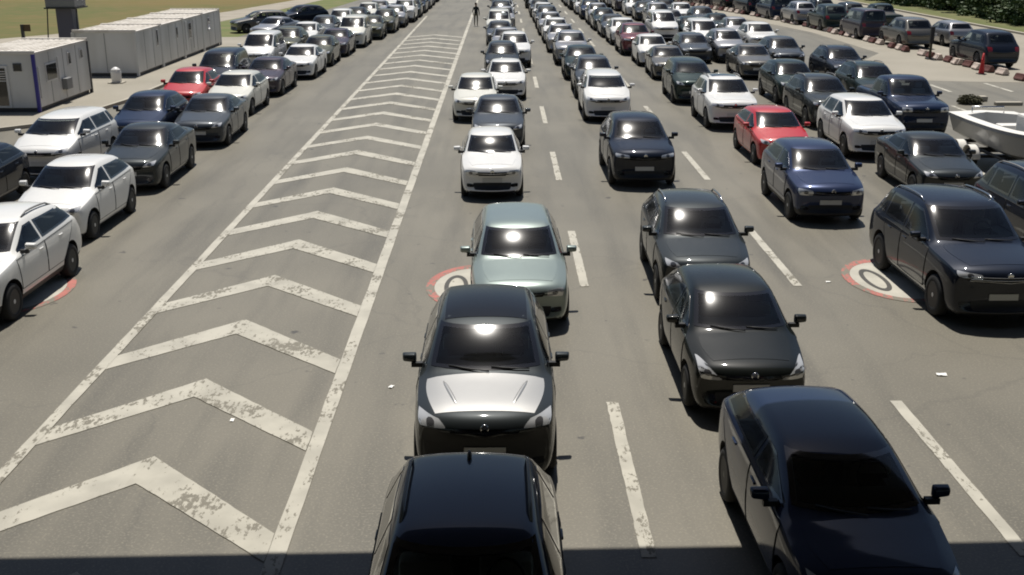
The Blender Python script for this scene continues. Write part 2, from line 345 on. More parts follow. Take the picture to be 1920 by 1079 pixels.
def car_body(p):
    """subdivided cage -> mesh object data with wheel arches cut"""
    L, W, H, gc = p['L'], p['W'], p['H'], p['gc']; hw = W/2
    sC, zC, sRF, zRF, sRR, zRR, sB, zB, hd = (p[k] for k in ('sC', 'zC', 'sRF', 'zRF', 'sRR', 'zRR', 'sB', 'zB', 'hood'))
    wt = hw*(.70 if p['H'] < 1.7 else .76)
    wb = hw*.80
    belt = lambda s: lerp(zC-.04, zB-.03, max(0, min(1, (s-sC)/(sB-sC)))) + .0
    st = []   # s, width, zbot, zedge, top half-width, top-edge z, top centre z
    def hoodst(s, f, zb, ze): st.append((s, hw*f, zb, ze, hw*f*.74, ze+.045, ze+.075))
    def nose(s, f, zb, ze): st.append((s, hw*f, zb, ze, hw*f*.74, ze+.01, ze+.015))
    nose(.0, .84, gc+.12, hd*.80); nose(.03, .895, gc+.03, hd*.905); hoodst(.10, .935, gc, hd*.955)
    hoodst(.32, .97, gc, hd+.012); hoodst((.3+sC)/2, .995, gc, lerp(hd, zC-.055, .55)); hoodst(sC-.12, 1, gc, zC-.062)
    st.append((sC+.02, hw, gc, zC-.04, hw*.80, zC+.005, zC+.03))
    for t in (.35, .75): st.append((lerp(sC, sRF, t), hw, gc, belt(lerp(sC, sRF, t)), lerp(hw*.80, wt, t), lerp(zC, zRF-.04, t)+.025, lerp(zC+.03, zRF, t)+.04))
    st.append((sRF, hw, gc, belt(sRF), wt, zRF-.035, zRF+.01))
    st.append((sRF+.18, hw, gc, belt(sRF+.18), wt, zRF-.01, zRF+.045))
    mid = lerp(sRF, sRR, .5); st.append((mid, hw, gc, belt(mid), wt, H-.05, H+.012))
    st.append((sRR-.15, hw, gc, belt(sRR-.15), wt*.98, zRR-.03, zRR+.022)); st.append((sRR, hw*.995, gc, belt(sRR), wt*.97, zRR-.05, zRR))
    st.append((lerp(sRR, sB, .5), hw*.99, gc, belt(lerp(sRR, sB, .5)), lerp(wt, wb, .5), lerp(zRR-.05, zB, .5), lerp(zRR, zB+.02, .5)))
    dk = p.get('deck', 0)
    if dk:
        hoodst(sB, .985, gc, zB-.06); hoodst(lerp(sB, L, .5), .975, gc+.02, zB-.07); hoodst(L-.12, .95 if dk == 1 else .97, gc+.06, zB-.075)
        nose(L-.03, .90 if dk == 1 else .95, gc+.10, zB-.12); nose(L, .86 if dk == 1 else .92, gc+.18, zB-.30)
    else:
        st.append((sB, hw*.965, gc+.03, zB-.05, hw*.80, zB-.01, zB+.0)); st.append((min(sB+.08, L-.09), hw*.95, gc+.05, zB-.12, hw*.74, zB-.09, zB-.085))
        nose(L-.03, .91, gc+.08, zB-.28); nose(L, .86, gc+.16, zB-.40)
    bm = bmesh.new(); rows = []
    for s, wd, zb, ze, xt, zt, zc in st:
        half = [(0, zb), (wd*.86, zb), (wd*.975, zb+.11), (wd*1.0, lerp(zb, ze, .55)), (wd*.985, ze-.09), (wd*.945, ze), (xt, zt), (xt*.6, lerp(zt, zc, .75)), (0, zc)]
        nf = max(0, 1 - s/ (sRF*1.15)); nr = max(0, (s-(L-1.0))/1.0)
        def pt(x, z):
            q = abs(x/hw)**2.2
            bow = (.145 + .165*nf**1.6)*q if s < sRF+.3 else (-.16*nr)*q
            return (x, s - L/2 + bow, z)
        ring = [bm.verts.new(pt(x, z)) for x, z in half] + [bm.verts.new(pt(-x, z)) for x, z in half[-2:0:-1]]
        rows.append(ring)
    n = len(rows[0])
    for a, b in zip(rows, rows[1:]):
        for k in range(n): bm.faces.new((a[k], a[(k+1) % n], b[(k+1) % n], b[k]))
    for rw in (rows[0], rows[-1]):
        bm.faces.new((rw[0], rw[1], rw[n-1])); bm.faces.new((rw[7], rw[8], rw[9]))
        for k in range(1, 7): bm.faces.new((rw[k], rw[k+1], rw[n-k-1], rw[n-k]))
    bmesh.ops.recalc_face_normals(bm, faces=bm.faces[:])
    cr = bm.edges.layers.float.new('crease_edge')
    for i, (a, b) in enumerate(zip(rows, rows[1:])):
        for k, c in ((5, .55), (6, .35), (1, .5), (n-5, .55), (n-6, .35), (n-1, .5)):
            e = bm.edges.get((a[k], b[k]))
            if e: e[cr] = c
    me = bpy.data.meshes.new('body_cage'); bm.to_mesh(me); bm.free()
    ob = bpy.data.objects.new('body_cage', me); C.objects.link(ob)
    md = ob.modifiers.new('s', 'SUBSURF'); md.levels = md.render_levels = 2
    dg = bpy.context.evaluated_depsgraph_get(); e = ob.evaluated_get(dg); m2 = bpy.data.meshes.new_from_object(e)
    bvh = BVHTree.FromPolygons([v.co.copy() for v in m2.vertices], [tuple(q.vertices) for q in m2.polygons])
    ob.modifiers.clear(); ob.data = m2
    r = p['r']; R0 = r+.055; cuts = []
    yf, yr = p['wf']-L/2, p['wf']+p['wb']-L/2
    for yy in (yf, yr):
        for sx in (-1, 1):
            cb = bmesh.new(); bmesh.ops.create_cone(cb, cap_ends=True, segments=36, radius1=R0, radius2=R0, depth=.62,
                matrix=Matrix.Translation((sx*(hw-.25+.31), yy, r+.015)) @ Matrix.Rotation(R(90), 4, 'Y'))
            cm = bpy.data.meshes.new('cut'); cb.to_mesh(cm); cb.free(); co = bpy.data.objects.new('cut', cm); C.objects.link(co); cuts.append(co)
            b = ob.modifiers.new('b', 'BOOLEAN'); b.operation = 'DIFFERENCE'; b.solver = 'EXACT'; b.object = co
    p.update(wt=wt, belt=belt, yf=yf, yr=yr)
    ws, rw, fs, bs, qs, sP, sE = windows(p)
    cab = bmesh.new(); box(cab, -wt+.13, wt-.13, sC+.62-L/2, sRR-.12-L/2, zC-.36, zRF-.11)
    ins = [cab, prism(ws, 'Y', -L, sRF+.5-L/2, .035), prism(rw, 'Y', sRR-.5-L/2, L, .035), prism(fs, 'X', -2, 2), prism(bs, 'X', -2, 2)] + ([prism(qs, 'X', -2, 2)] if qs else [])
    for cb in ins:
        cm = bpy.data.meshes.new('cut'); cb.to_mesh(cm); cb.free(); co = bpy.data.objects.new('cut', cm); C.objects.link(co); cuts.append(co)
        b = ob.modifiers.new('b', 'BOOLEAN'); b.operation = 'DIFFERENCE'; b.solver = 'EXACT'; b.object = co
    dg = bpy.context.evaluated_depsgraph_get(); e = ob.evaluated_get(dg); m3 = bpy.data.meshes.new_from_object(e)
    for o in cuts + [ob]: bpy.data.objects.remove(o)
    bm = bmesh.new(); bm.from_mesh(m3); bm.normal_update()
    for f in bm.faces:
        f.smooth = True; f.material_index = 0; c = f.calc_center_median()
        for yy in (yf, yr):
            dd = math.hypot(c.y-yy, c.z-r-.015)
            if dd < R0+.004 and abs(c.x) > hw-.30 and (abs(c.x) < hw-.22 or all(abs(math.hypot(v.co.y-yy, v.co.z-r-.015)-R0) < .004 for v in f.verts)): f.material_index = 1
        low = gc+(.17 if p.get('clad') else .075)
        if c.z < low or (f.normal.z < -.5 and c.z < zC-.3): f.material_index = 1
        if f.material_index == 0:
            near = bvh.find_nearest(c)
            if near[3] > .009 and c.z > zC-.45: f.material_index = 2; f.smooth = False
    for e_ in bm.edges:
        if len(e_.link_faces) == 2 and e_.calc_face_angle(0) > R(38): e_.smooth = False
    me = bpy.data.meshes.new('body'); bm.to_mesh(me); bm.free()
    me.materials.append(PAINTS['black']); me.materials.append(M['trim']); me.materials.append(M['interior'])
    p.update(wt=wt, belt=belt, yf=yf, yr=yr)
    return me, bvh
DIRS = {'front': Vector((0, 1, 0)), 'rear': Vector((0, -1, 0)), 'right': Vector((-1, 0, 0)), 'left': Vector((1, 0, 0)), 'top': Vector((0, 0, -1))}
def hitpt(bvh, view, a, b):
    """a, b in the view's plane; returns point and normal of the body there"""
    o = {'front': (a, -9, b), 'rear': (a, 9, b), 'right': (9, a, b), 'left': (-9, a, b), 'top': (a, b, 9)}[view]
    loc, nor, _, _ = bvh.ray_cast(Vector(o), DIRS[view])
    if loc is None:
        o2 = {'front': (a, -2.2, b), 'rear': (a, 2.2, b), 'right': (1, a, b), 'left': (-1, a, b), 'top': (a, b, 1.5)}[view]
        loc, nor, _, _ = bvh.find_nearest(Vector(o2))
    return loc, nor
def patch(name, bvh, view, q, *mats, nu=8, nv=6, off=.006, rnd=.12, depth=.014, border=0):
    """a panel lying on the body: q = four corners in the view plane"""
    bm = bmesh.new(); G = []
    for i in range(nu+1):
        row = []
        for j in range(nv+1):
            x, y = 2*i/nu-1, 2*j/nv-1
            u = x*math.sqrt(max(0, 1-rnd*y*y*.5*(abs(x))))*1.0; v = y*math.sqrt(max(0, 1-rnd*x*x*.5*(abs(y))))
            u, v = (u+1)/2, (v+1)/2
            if border:      # first and last rows hug the rim so the border ring stays narrow
                if i in (1, nu-1): u = border[0] if i == 1 else 1-border[0]
                if j in (1, nv-1): v = border[1] if j == 1 else 1-border[1]
            a = lerp(lerp(q[0][0], q[1][0], u), lerp(q[3][0], q[2][0], u), v); b = lerp(lerp(q[0][1], q[1][1], u), lerp(q[3][1], q[2][1], u), v)
            l, nn = hitpt(bvh, view, a, b); row.append((bm.verts.new(l+nn*off), nn))
        G.append(row)
    for i in range(nu):
        for j in range(nv):
            f = bm.faces.new((G[i][j][0], G[i+1][j][0], G[i+1][j+1][0], G[i][j+1][0]))
            if border and (i in (0, nu-1) or j in (0, nv-1)): f.material_index = 1
    per = [(i, 0) for i in range(nu)] + [(nu, j) for j in range(nv)] + [(i, nv) for i in range(nu, 0, -1)] + [(0, j) for j in range(nv, 0, -1)]
    sk = [bm.verts.new(G[i][j][0].co - G[i][j][1]*depth) for i, j in per]
    for k in range(len(per)):
        i, j = per[k]; i2, j2 = per[(k+1) % len(per)]
        f = bm.faces.new((G[i][j][0], sk[k], sk[(k+1) % len(per)], G[i2][j2][0]))
        if border: f.material_index = 1
    bm.normal_update(); s = sum((G[i][j][0].normal.dot(G[i][j][1]) for i in range(nu+1) for j in range(nv+1)))
    bmesh.ops.recalc_face_normals(bm, faces=bm.faces[:])
    bm.normal_update()
    s = sum((G[i][j][0].normal.dot(G[i][j][1]) for i in range(1, nu) for j in range(1, nv)))
    if s < 0: bmesh.ops.reverse_faces(bm, faces=bm.faces[:])
    return mesh_of(name, bm, *mats, angle=50)
def seam(bvh, view, q, r=.0065):
    bm = bmesh.new(); pts = []
    for i in range(4):
        (a0, b0), (a1, b1) = q[i], q[(i+1) % 4]
        for k in range(6):
            l, nn = hitpt(bvh, view, lerp(a0, a1, k/6), lerp(b0, b1, k/6)); pts.append(l+nn*.004)
    tube(bm, pts+[pts[0]], r, 5)
    return mesh_of('seam', bm, M['trim'])
WHEELS = {}
def wheel_meshes(r, style):
    key = (round(r, 3), style)
    if key in WHEELS: return WHEELS[key]
    bm = bmesh.new(); wd = .10; ri = r*.66
    lathe(bm, [(-wd, ri), (-wd*1.05, ri+.02), (-wd*1.02, r-.035), (-wd*.75, r-.006), (0, r), (wd*.75, r-.006), (wd*1.02, r-.035), (wd*1.05, ri+.02), (wd, ri)], close=True)
    ty = mesh_of('tyre', bm, M['tyre'])
    bm = bmesh.new()      # outward face at +x
    lathe(bm, [(wd*.98, ri+.004), (wd*1.04, ri-.004), (wd*.9, ri-.022), (wd*.25, ri-.03), (wd*.2, .01), (wd*.1, .01), (wd*.1, ri)], n=28, mi=1)
    ns = 5 if style else 7
    for k in range(ns):
        t = 2*math.pi*k/ns
        mt = Matrix.Rotation(t, 4, 'X')
        a = [(.92*wd, -.045, .03), (.92*wd, .045, .03), (.98*wd, .028, ri-.01), (.98*wd, -.028, ri-.01)]
        b = [(.3*wd, y*1.1, z) for _, y, z in a]
        va = [bm.verts.new(mt @ Vector(q)) for q in a]; vb = [bm.verts.new(mt @ Vector(q)) for q in b]
        bm.faces.new(va)
        for i in range(4): bm.faces.new((va[i], vb[i], vb[(i+1) % 4], va[(i+1) % 4]))
    lathe(bm, [(.3*wd, .05), (.95*wd, .05), (1.0*wd, .035), (1.0*wd, .004)], n=14)
    rm = mesh_of('rim', bm, M['rim'] if style != 2 else M['rim_dark'], M['trim'], angle=40)
    WHEELS[key] = (ty, rm); return ty, rm
def build_style(name, variant=None):
    p = dict(STY[name]); p.update(variant or {})
    body, bvh = car_body(p)
    L, W, H, gc = p['L'], p['W'], p['H'], p['gc']; hw = W/2; belt = p['belt']; wt = p['wt']
    Y = lambda s: s - L/2
    sC, zC, sRF, zRF, sRR, zRR, sB, zB, hd = (p[k] for k in ('sC', 'zC', 'sRF', 'zRF', 'sRR', 'zRR', 'sB', 'zB', 'hood'))
    P = []   # (name, mesh, parent index or None, painted, detail level, location, mirror)
    def add(nm, me, par=None, painted=0, lod=0, loc=(0, 0, 0), rz=0): P.append((nm, me, par, painted, lod, loc, rz)); return len(P)-1
    add('body', body, None, 1, 0)
    g = M['glass']; dgl = M['dark_glass']; fr = M['frit']
    ws, rw_, fs, bs, qs, sP, sE = windows(p)
    add('windscreen', patch('windscreen', bvh, 'front', ws, g, fr, nu=14, nv=9, rnd=.05, border=(.045, .085)))
    dk = p.get('deck', 0)
    add('rear_window', patch('rear_window', bvh, 'rear', rw_, dgl, fr, nu=10, nv=7, rnd=.05, border=(.055, .12)))
    for x in (.36, -.36):       # seats
        bm = bmesh.new(); box(bm, x-.24, x+.24, Y(sP-.42), Y(sP-.22), zC-.34, zC+.20, 0, .06); box(bm, x-.24, x+.24, Y(sP-.85), Y(sP-.30), zC-.36, zC-.24, 0, .04)
        fsx = add('front_seat', mesh_of('front_seat', bm, M['seat'], angle=40), None, 0, 1)
        bm = bmesh.new(); box(bm, x-.13, x+.13, Y(sP-.34), Y(sP-.24), zC+.22, min(zC+.40, zRF-.14), 0, .035); add('headrest', mesh_of('headrest', bm, M['seat'], angle=40), fsx, 0, 1)
    bm = bmesh.new(); box(bm, -wt+.16, wt-.16, Y(min(sRR-.36, sE-.1)), Y(min(sRR-.22, sE+.05)), zC-.34, zC+.16, 0, .05); add('rear_seat', mesh_of('rear_seat', bm, M['seat'], angle=40), None, 0, 1)
    bm = bmesh.new(); lathe(bm, [(-.012, .165), (.0, .18), (.012, .165), (0, .15)], n=20, axis='Y', close=True)
    box(bm, -.15, .15, -.01, .01, -.03, .03)
    bmesh.ops.transform(bm, matrix=Matrix.Translation((.36, Y(sC+.80), zC+.06)) @ Matrix.Rotation(R(-24), 4, 'X'), verts=bm.verts[:])
    add('steering_wheel', mesh_of('steering_wheel', bm, M['trim']), None, 0, 1)
    bm = bmesh.new(); box(bm, -.11, .11, Y(sRF-.02), Y(sRF+.02), zRF-.17, zRF-.10, 0, .012); add('interior_mirror', mesh_of('interior_mirror', bm, M['trim']), None, 0, 1)
    # bonnet panel
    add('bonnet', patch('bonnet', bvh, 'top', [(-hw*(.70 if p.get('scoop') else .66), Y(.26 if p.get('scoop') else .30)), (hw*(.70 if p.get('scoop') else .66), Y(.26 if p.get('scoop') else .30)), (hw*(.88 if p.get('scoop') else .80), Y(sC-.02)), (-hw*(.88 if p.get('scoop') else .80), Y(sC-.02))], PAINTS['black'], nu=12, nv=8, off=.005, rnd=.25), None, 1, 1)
    for sd in ('right', 'left'):
        sg = 1 if sd == 'right' else -1
        lo = gc + (.25 if p.get('clad') else .17)
        fq_ = [(Y(sC+.14), lo), (Y(sP+.03), lo), (Y(sP+.03), belt(sP)-.035), (Y(sC+.08), belt(sC)-.045)]
        fd = add('door', patch('door', bvh, sd, fq_, PAINTS['black'], nu=8, nv=6, off=.005, rnd=.03), None, 1, 1); add('seam', seam(bvh, sd, fq_), fd, 0, 1)
        add('window', patch('window', bvh, sd, fs, g, fr, nu=8, nv=6, rnd=.03, border=(.045, .10)), fd)
        rE = min(p['wf']+p['wb']-p['r']-.06, sE)
        rq_ = [(Y(sP+.055), lo), (Y(rE), lo), (Y(max(rE+.16, sE-.08)), belt(sE)-.035), (Y(sP+.055), belt(sP)-.035)]
        rd = add('door', patch('door', bvh, sd, rq_, PAINTS['black'], nu=8, nv=6, off=.005, rnd=.03), None, 1, 1); add('seam', seam(bvh, sd, rq_), rd, 0, 1)
        add('window', patch('window', bvh, sd, bs, dgl, fr, nu=8, nv=6, rnd=.03, border=(.05, .10)), rd)
        if qs: add('quarter_window', patch('quarter_window', bvh, sd, qs, dgl, fr, nu=6, nv=6, rnd=.06, border=(.07, .11)))
        for s, par in ((sP-.16, fd), (max(rE+.0, sP+.5)-.02, rd)):
            z = belt(s)-.13; l, nn = hitpt(bvh, sd, Y(s), z); bm = bmesh.new()
            box(bm, l.x-.02, l.x+.02, Y(s)-.09, Y(s)+.09, z-.016, z+.016, 0, .012)
            add('handle', mesh_of('handle', bm, PAINTS['black'], smooth=True), par, 1, 1)
        # mirror
        bm = bmesh.new(); mx_, my_, mz_ = sg*(hw+.10), Y(sC+.40), belt(sC)+.12
        rr = bmesh.ops.create_cube(bm, size=1, matrix=Matrix.Translation((mx_, my_, mz_)) @ Matrix.Diagonal((.20, .10, .145, 1)))
        for v in rr['verts']:
            if v.co.y < my_: v.co.z = mz_+(v.co.z-mz_)*.72; v.co.x = mx_+(v.co.x-mx_)*.85
            if (v.co.x-mx_)*sg > 0: v.co.z = mz_+(v.co.z-mz_)*.82; v.co.y += .025
        bmesh.ops.bevel(bm, geom=bm.edges[:], offset=.032, segments=3, affect='EDGES', profile=.6)
        for f in bm.faces: f.smooth = True
        n0 = len(bm.faces); box(bm, min(sg*(hw-.08), sg*(hw+.07)), max(sg*(hw-.08), sg*(hw+.07)), Y(sC+.34), Y(sC+.41), belt(sC)+.01, belt(sC)+.07, 1)
        add('mirror', mesh_of('mirror', bm, PAINTS['black'], M['trim']), None, 1, 0)
        # lamps
        X = lambda a, b: [(sg*a*hw, b)]
        if p['lamp'] == 'swept': hq = [(.50, hd-.135), (.84, hd-.10), (.865, hd+.005), (.62, hd-.035)]
        elif p['lamp'] == 'slim': hq = [(.46, hd-.14), (.85, hd-.13), (.87, hd-.035), (.47, hd-.065)]
        else: hq = [(.50, hd-.19), (.83, hd-.19), (.84, hd-.05), (.51, hd-.05)]
        hq = p.get('hq', hq)
        h = add('headlight', patch('headlight', bvh, 'front', [(sg*a*hw, b) for a, b in hq], M['lamp'], nu=8, nv=4, off=.008, rnd=.35))
        cx, cz = sum(a for a, b in hq)/4*hw*sg, sum(b for a, b in hq)/4
        dx = .10
        add('reflector', patch('reflector', bvh, 'front', [(cx-dx*.5, cz-.04), (cx+dx*.5, cz-.04), (cx+dx*.5, cz+.035), (cx-dx*.5, cz+.035)], M['lamp_inner'], nu=6, nv=6, off=.011, rnd=1), h, 0, 1)
        fq = [(.58, gc+.16), (.80, gc+.17), (.80, gc+.26), (.60, gc+.24)]
        add('fog_lamp', patch('fog_lamp', bvh, 'front', [(sg*a*hw, b) for a, b in fq], M['gloss_black'], nu=4, nv=3, off=.007, rnd=.5), None, 0, 1)
        zt = zB-.10 if not dk else zB-.20
        add('tail_lamp', patch('tail_lamp', bvh, 'rear', [(sg*.60*hw, zt-.20), (sg*.84*hw, zt-.22), (sg*.86*hw, zt+.02), (sg*.62*hw, zt)], M['red_lamp'], nu=6, nv=5, off=.008, rnd=.3))
    add('grille', patch('grille', bvh, 'front', [(-hw*.44, hd-.20), (hw*.44, hd-.20), (hw*.47, hd-.085), (-hw*.47, hd-.085)], M['gloss_black'], nu=8, nv=4, off=.006, rnd=.2))
    gi = len(P)-1
    if p.get('fascia'):
        add('front_fascia', patch('front_fascia', bvh, 'front', [(-hw*.86, gc+.03), (hw*.86, gc+.03), (hw*.86, hd-.115), (-hw*.86, hd-.115)], M['trim'], nu=14, nv=6, off=.004, rnd=.25), None, 0, 0)
    if p.get('chromegrille'):
        for z in (hd-.185, hd-.145, hd-.10):
            bm = bmesh.new(); tube(bm, [hitpt(bvh, 'front', hw*x, z)[0] + Vector((0, -.014, 0)) for x in (-.66, -.5, -.3, 0, .3, .5, .66)], .008, 5)
            add('grille_bar', mesh_of('grille_bar', bm, M['chrome']), gi, 0, 1)
    add('bumper_intake', patch('bumper_intake', bvh, 'front', [(-hw*.56, gc+.10), (hw*.56, gc+.10), (hw*.62, gc+.27), (-hw*.62, gc+.27)], M['trim'], nu=8, nv=4, off=.006, rnd=.2), None, 0, 0)
    zp = gc+.33
    add('number_plate', patch('number_plate', bvh, 'front', [(-.26, zp-.055), (.26, zp-.055), (.26, zp+.055), (-.26, zp+.055)], M['plate'], nu=6, nv=2, off=.018, rnd=.0, depth=.02), None, 0, 1)
    add('number_plate', patch('number_plate', bvh, 'rear', [(-.26, zB-.42), (.26, zB-.42), (.26, zB-.31), (-.26, zB-.31)], M['plate'], nu=6, nv=2, off=.018, rnd=.0, depth=.02), None, 0, 1)
    l, nn = hitpt(bvh, 'front', 0, hd-.075); bm = bmesh.new()
    lathe(bm, [(-.012, .03), (-.016, .05), (-.004, .056), (0, .05)], n=16, axis='Y', off=(l.x, l.y, l.z))
    add('badge', mesh_of('badge', bm, M['chrome']), None, 0, 1)
    for x0, x1 in ((-.52, .05), (.08, .62)):
        bm = bmesh.new(); pts = []
        for t in (0, .33, .66, 1):
            l, nn = hitpt(bvh, 'front', lerp(x0, x1, t)*hw, zC+.03+.035*(1-t)); pts.append(l+nn*.02)
        tube(bm, pts, .009, 5); add('wiper', mesh_of('wiper', bm, M['trim']), None, 0, 1)
    if p.get('rails'):
        for sg in (-1, 1):
            bm = bmesh.new(); pts = []
            for i in range(7):
                s = lerp(sRF+.25, sRR-.08, i/6); l, nn = hitpt(bvh, 'top', sg*wt*.90, Y(s)); pts.append(l+Vector((0, 0, .045 if 0 < i < 6 else -.01)))
            tube(bm, pts, .018, 6); add('roof_rail', mesh_of('roof_rail', bm, M['chrome'] if p.get('rails') == 2 else M['greymetal']), None, 0, 1)
    if p.get('sunroof'):
        add('sunroof', patch('sunroof', bvh, 'top', [(-wt*.72, Y(sRF+.30)), (wt*.72, Y(sRF+.30)), (wt*.72, Y(sRF+.95)), (-wt*.72, Y(sRF+.95))], M['frit'], nu=6, nv=4, off=.006), None, 0, 0)
    if p.get('blackroof'):
        add('roof_panel', patch('roof_panel', bvh, 'top', [(-wt*.88, Y(sRF+.06)), (wt*.88, Y(sRF+.06)), (wt*.86, Y(sRR-.10)), (-wt*.86, Y(sRR-.10))], M['gloss_black'], nu=8, nv=8, off=.006, rnd=.06), None, 0, 0)
    if p.get('fin'):
        bm = bmesh.new(); l, nn = hitpt(bvh, 'top', 0, Y(sRR-.22)); r = bmesh.ops.create_icosphere(bm, subdivisions=2, radius=1, matrix=Matrix.Translation(l+Vector((0, 0, .02))) @ Matrix.Diagonal((.025, .08, .055, 1)))
        add('aerial', mesh_of('aerial', bm, M['trim'], smooth=True), None, 0, 1)
    if p.get('scoop'):
        for sg in (-1, 1):
            bm = bmesh.new(); pts = []
            for i in range(6):
                t = i/5; l, nn = hitpt(bvh, 'top', sg*lerp(.60, .36, t)*hw, Y(lerp(sC-.12, .36, t))); pts.append(l+nn*-.012)
            tube(bm, pts, [.012, .03, .034, .034, .028, .01], 8); add('bonnet_ridge', mesh_of('bonnet_ridge', bm, PAINTS['black'], smooth=True), None, 1, 1)
    if dk == 2:   # load bed
        bm = bmesh.new()
        add('load_bed', patch('load_bed', bvh, 'top', [(-hw*.80, Y(sB+.14)), (hw*.80, Y(sB+.14)), (hw*.80, Y(L-.16)), (-hw*.80, Y(L-.16))], M['trim'], nu=6, nv=6, off=.008), None, 0, 0)
    for yy in (p['yf'], p['yr']):
        for sg in (-1, 1):
            ty, rm = wheel_meshes(p['r'], p.get('wheel', 1))
            loc = (sg*(hw-.115), yy, p['r'])
            wi = add('wheel', ty, None, 0, 0, loc, 0 if sg > 0 else math.pi)
            add('rim', rm, wi, 0, 0, (0, 0, 0), 0)
    return dict(parts=P, p=p)
CV = random.Random(11)
STYLES = {}
NAMES = {'old hatchback': 'hatchback', 'SUV': 'sport_utility_car', 'large SUV': 'large_sport_utility_car'}
def car(style, x, dfront, colour, label, cat, group, hd=0, far=False, variant=None, vname=None, bonnet=None):
    key = vname or style
    if key not in STYLES: STYLES[key] = build_style(style, variant)
    S = STYLES[key]; L = S['p']['L']
    root = empty(NAMES.get(style, style.replace(' ', '_')), (x, dfront + L/2 if abs(hd) < 1.2 else dfront - L/2, 0), hd)
    put(root, label, cat, group)
    if not vname: root.scale = (CV.uniform(.975, 1.02), CV.uniform(.97, 1.03), CV.uniform(1.0, 1.085))
    else: root.scale = (1, 1, 1.035)
    objs = []
    for nm, me, par, painted, lod, loc, rz in S['parts']:
        if far and lod == 1: objs.append(None); continue
        pr = root if par is None or objs[par] is None else objs[par]
        o = bpy.data.objects.new(nm, me); C.objects.link(o); o.parent = pr; o.location = loc; o.rotation_euler = (0, 0, rz)
        if painted:
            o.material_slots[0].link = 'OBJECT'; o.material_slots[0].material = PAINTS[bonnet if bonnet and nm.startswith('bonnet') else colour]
        objs.append(o)
    return root

ORD = ['first', 'second', 'third', 'fourth', 'fifth', 'sixth', 'seventh', 'eighth', 'ninth', 'tenth', 'eleventh', 'twelfth', 'thirteenth',
       'fourteenth', 'fifteenth', 'sixteenth', 'seventeenth', 'eighteenth', 'nineteenth', 'twentieth', 'twenty-first', 'twenty-second']
LANES = {
 'A': ('in the queue right of the chevrons', 'cars in the queue right of the chevrons'),
 'B': ('in the second queue right of the chevrons', 'cars in the second queue right of the chevrons'),
 'C': ('in the third queue right of the chevrons', 'cars in the third queue right of the chevrons'),
 'D': ('in the fourth queue right of the chevrons', 'cars in the fourth queue right of the chevrons'),
 'E': ('in the outermost right queue', 'cars in the outermost right queue'),
 'L': ('in the queue left of the chevrons', 'cars in the queue left of the chevrons'),
 'K': ('in the outer left queue', 'cars in the outer left queue'),
 'F': ('driving away beyond the barrier row', 'cars driving away behind the barrier row'),
 'G': ('in the far lane beyond the barrier row', 'cars in the far lane behind the barrier row'),
}
T = []
def t(lane, x, d, style, colour, label=None, **kw): T.append((lane, x, d, style, colour, label, kw))
# queue A
t('A', -.33, 6.38, 'SUV', 'navy', 'nearest dark car with a small roof aerial, half in the shade at the bottom centre', vname='SUV fin', variant=dict(fin=1, wheel=2))
t('A', -.22, 12.05, 'SUV', 'dark grey', 'dark grey SUV with black roof and ridged bonnet painted sun-bright, behind the nearest centre car', vname='SUV ridge', bonnet='sunlit grey', variant=dict(scoop=1, blackroof=1, rails=0, clad=0, lamp='slim', fascia=1, hq=[(.50, .885), (.87, .87), (.905, 1.0), (.60, .975)]))  # bonnet colour paints in the sky and sun sheen on a dark grey car
t('A', .30, 17.95, 'estate car', 'grey green', 'pale grey-green car standing across a red painted roundel, behind the ridge-bonneted SUV', vname='estate plain', variant=dict(rails=0, lamp='square', H=1.46))
t('A', -.28, 28.0, 'old hatchback', 'white', 'white older hatchback alone with a gap ahead of it, beside the chevrons')
t('A', -.10, 34.9, 'sedan', 'slate grey', 'dark blue-grey saloon right behind the white older hatchback')
t('A', -.98, 40.6, 'hatchback', 'cream white', 'white hatchback sticking out towards the chevrons behind the blue-grey saloon')
t('A', .20, 46.3, 'hatchback', 'white'); t('A', .05, 53.2, 'crossover', 'dark grey'); t('A', .72, 58.6, 'crossover', 'white')
t('A', .30, 65.5, 'sedan', 'silver'); t('A', -.1, 72.0, 'sedan', 'slate grey'); t('A', -.15, 79.0, 'people carrier', 'cream white'); t('A', .2, 86.5, 'hatchback', 'silver')
t('A', .0, 93.5, 'SUV', 'dark grey'); t('A', .3, 100, 'hatchback', 'white'); t('A', 0, 107, 'sedan', 'dark grey'); t('A', .2, 114, 'crossover', 'silver')
# queue B
t('B', 3.58, 8.6, 'crossover', 'navy', 'dark navy car nearest at lower right, its windscreen in black shade', vname='crossover sleek', variant=dict(H=1.52, L=4.3, W=1.69, zRF=1.46, zRR=1.44, sC=.98, clad=0, wheel=2))
t('B', 3.56, 14.1, 'hatchback', 'black', 'black hatchback with large swept silver headlights, second behind the dashed line', vname='hatchback swept', variant=dict(hq=[(.46, .62), (.84, .64), (.885, .87), (.74, .835)]))
t('B', 3.86, 19.1, 'crossover', 'dark grey', 'dark grey crossover with silver roof rails, nose hidden behind the black hatchback', vname='crossover rails', variant=dict(rails=2))
t('B', 3.93, 29.3, 'SUV', 'midnight blue', 'near black SUV with plain nose, alone after a gap in the second queue', vname='SUV navy', variant=dict(rails=0, lamp='slim'))
t('B', 4.0, 40.5, 'people carrier', 'white', 'white people carrier behind the near black SUV, dark bumper below a white bonnet', vname='people carrier low', variant=dict(H=1.62, zRF=1.55, zRR=1.55))
t('B', 4.05, 46.6, 'crossover', 'slate grey'); t('B', 3.95, 53.0, 'hatchback', 'dark green'); t('B', 3.85, 59.6, 'SUV', 'silver'); t('B', 3.65, 67.2, 'sedan', 'silver')
t('B', 3.6, 73.8, 'hatchback', 'white'); t('B', 3.5, 80.5, 'sedan', 'silver'); t('B', 3.5, 87, 'crossover', 'slate grey'); t('B', 3.45, 94, 'hatchback', 'white')
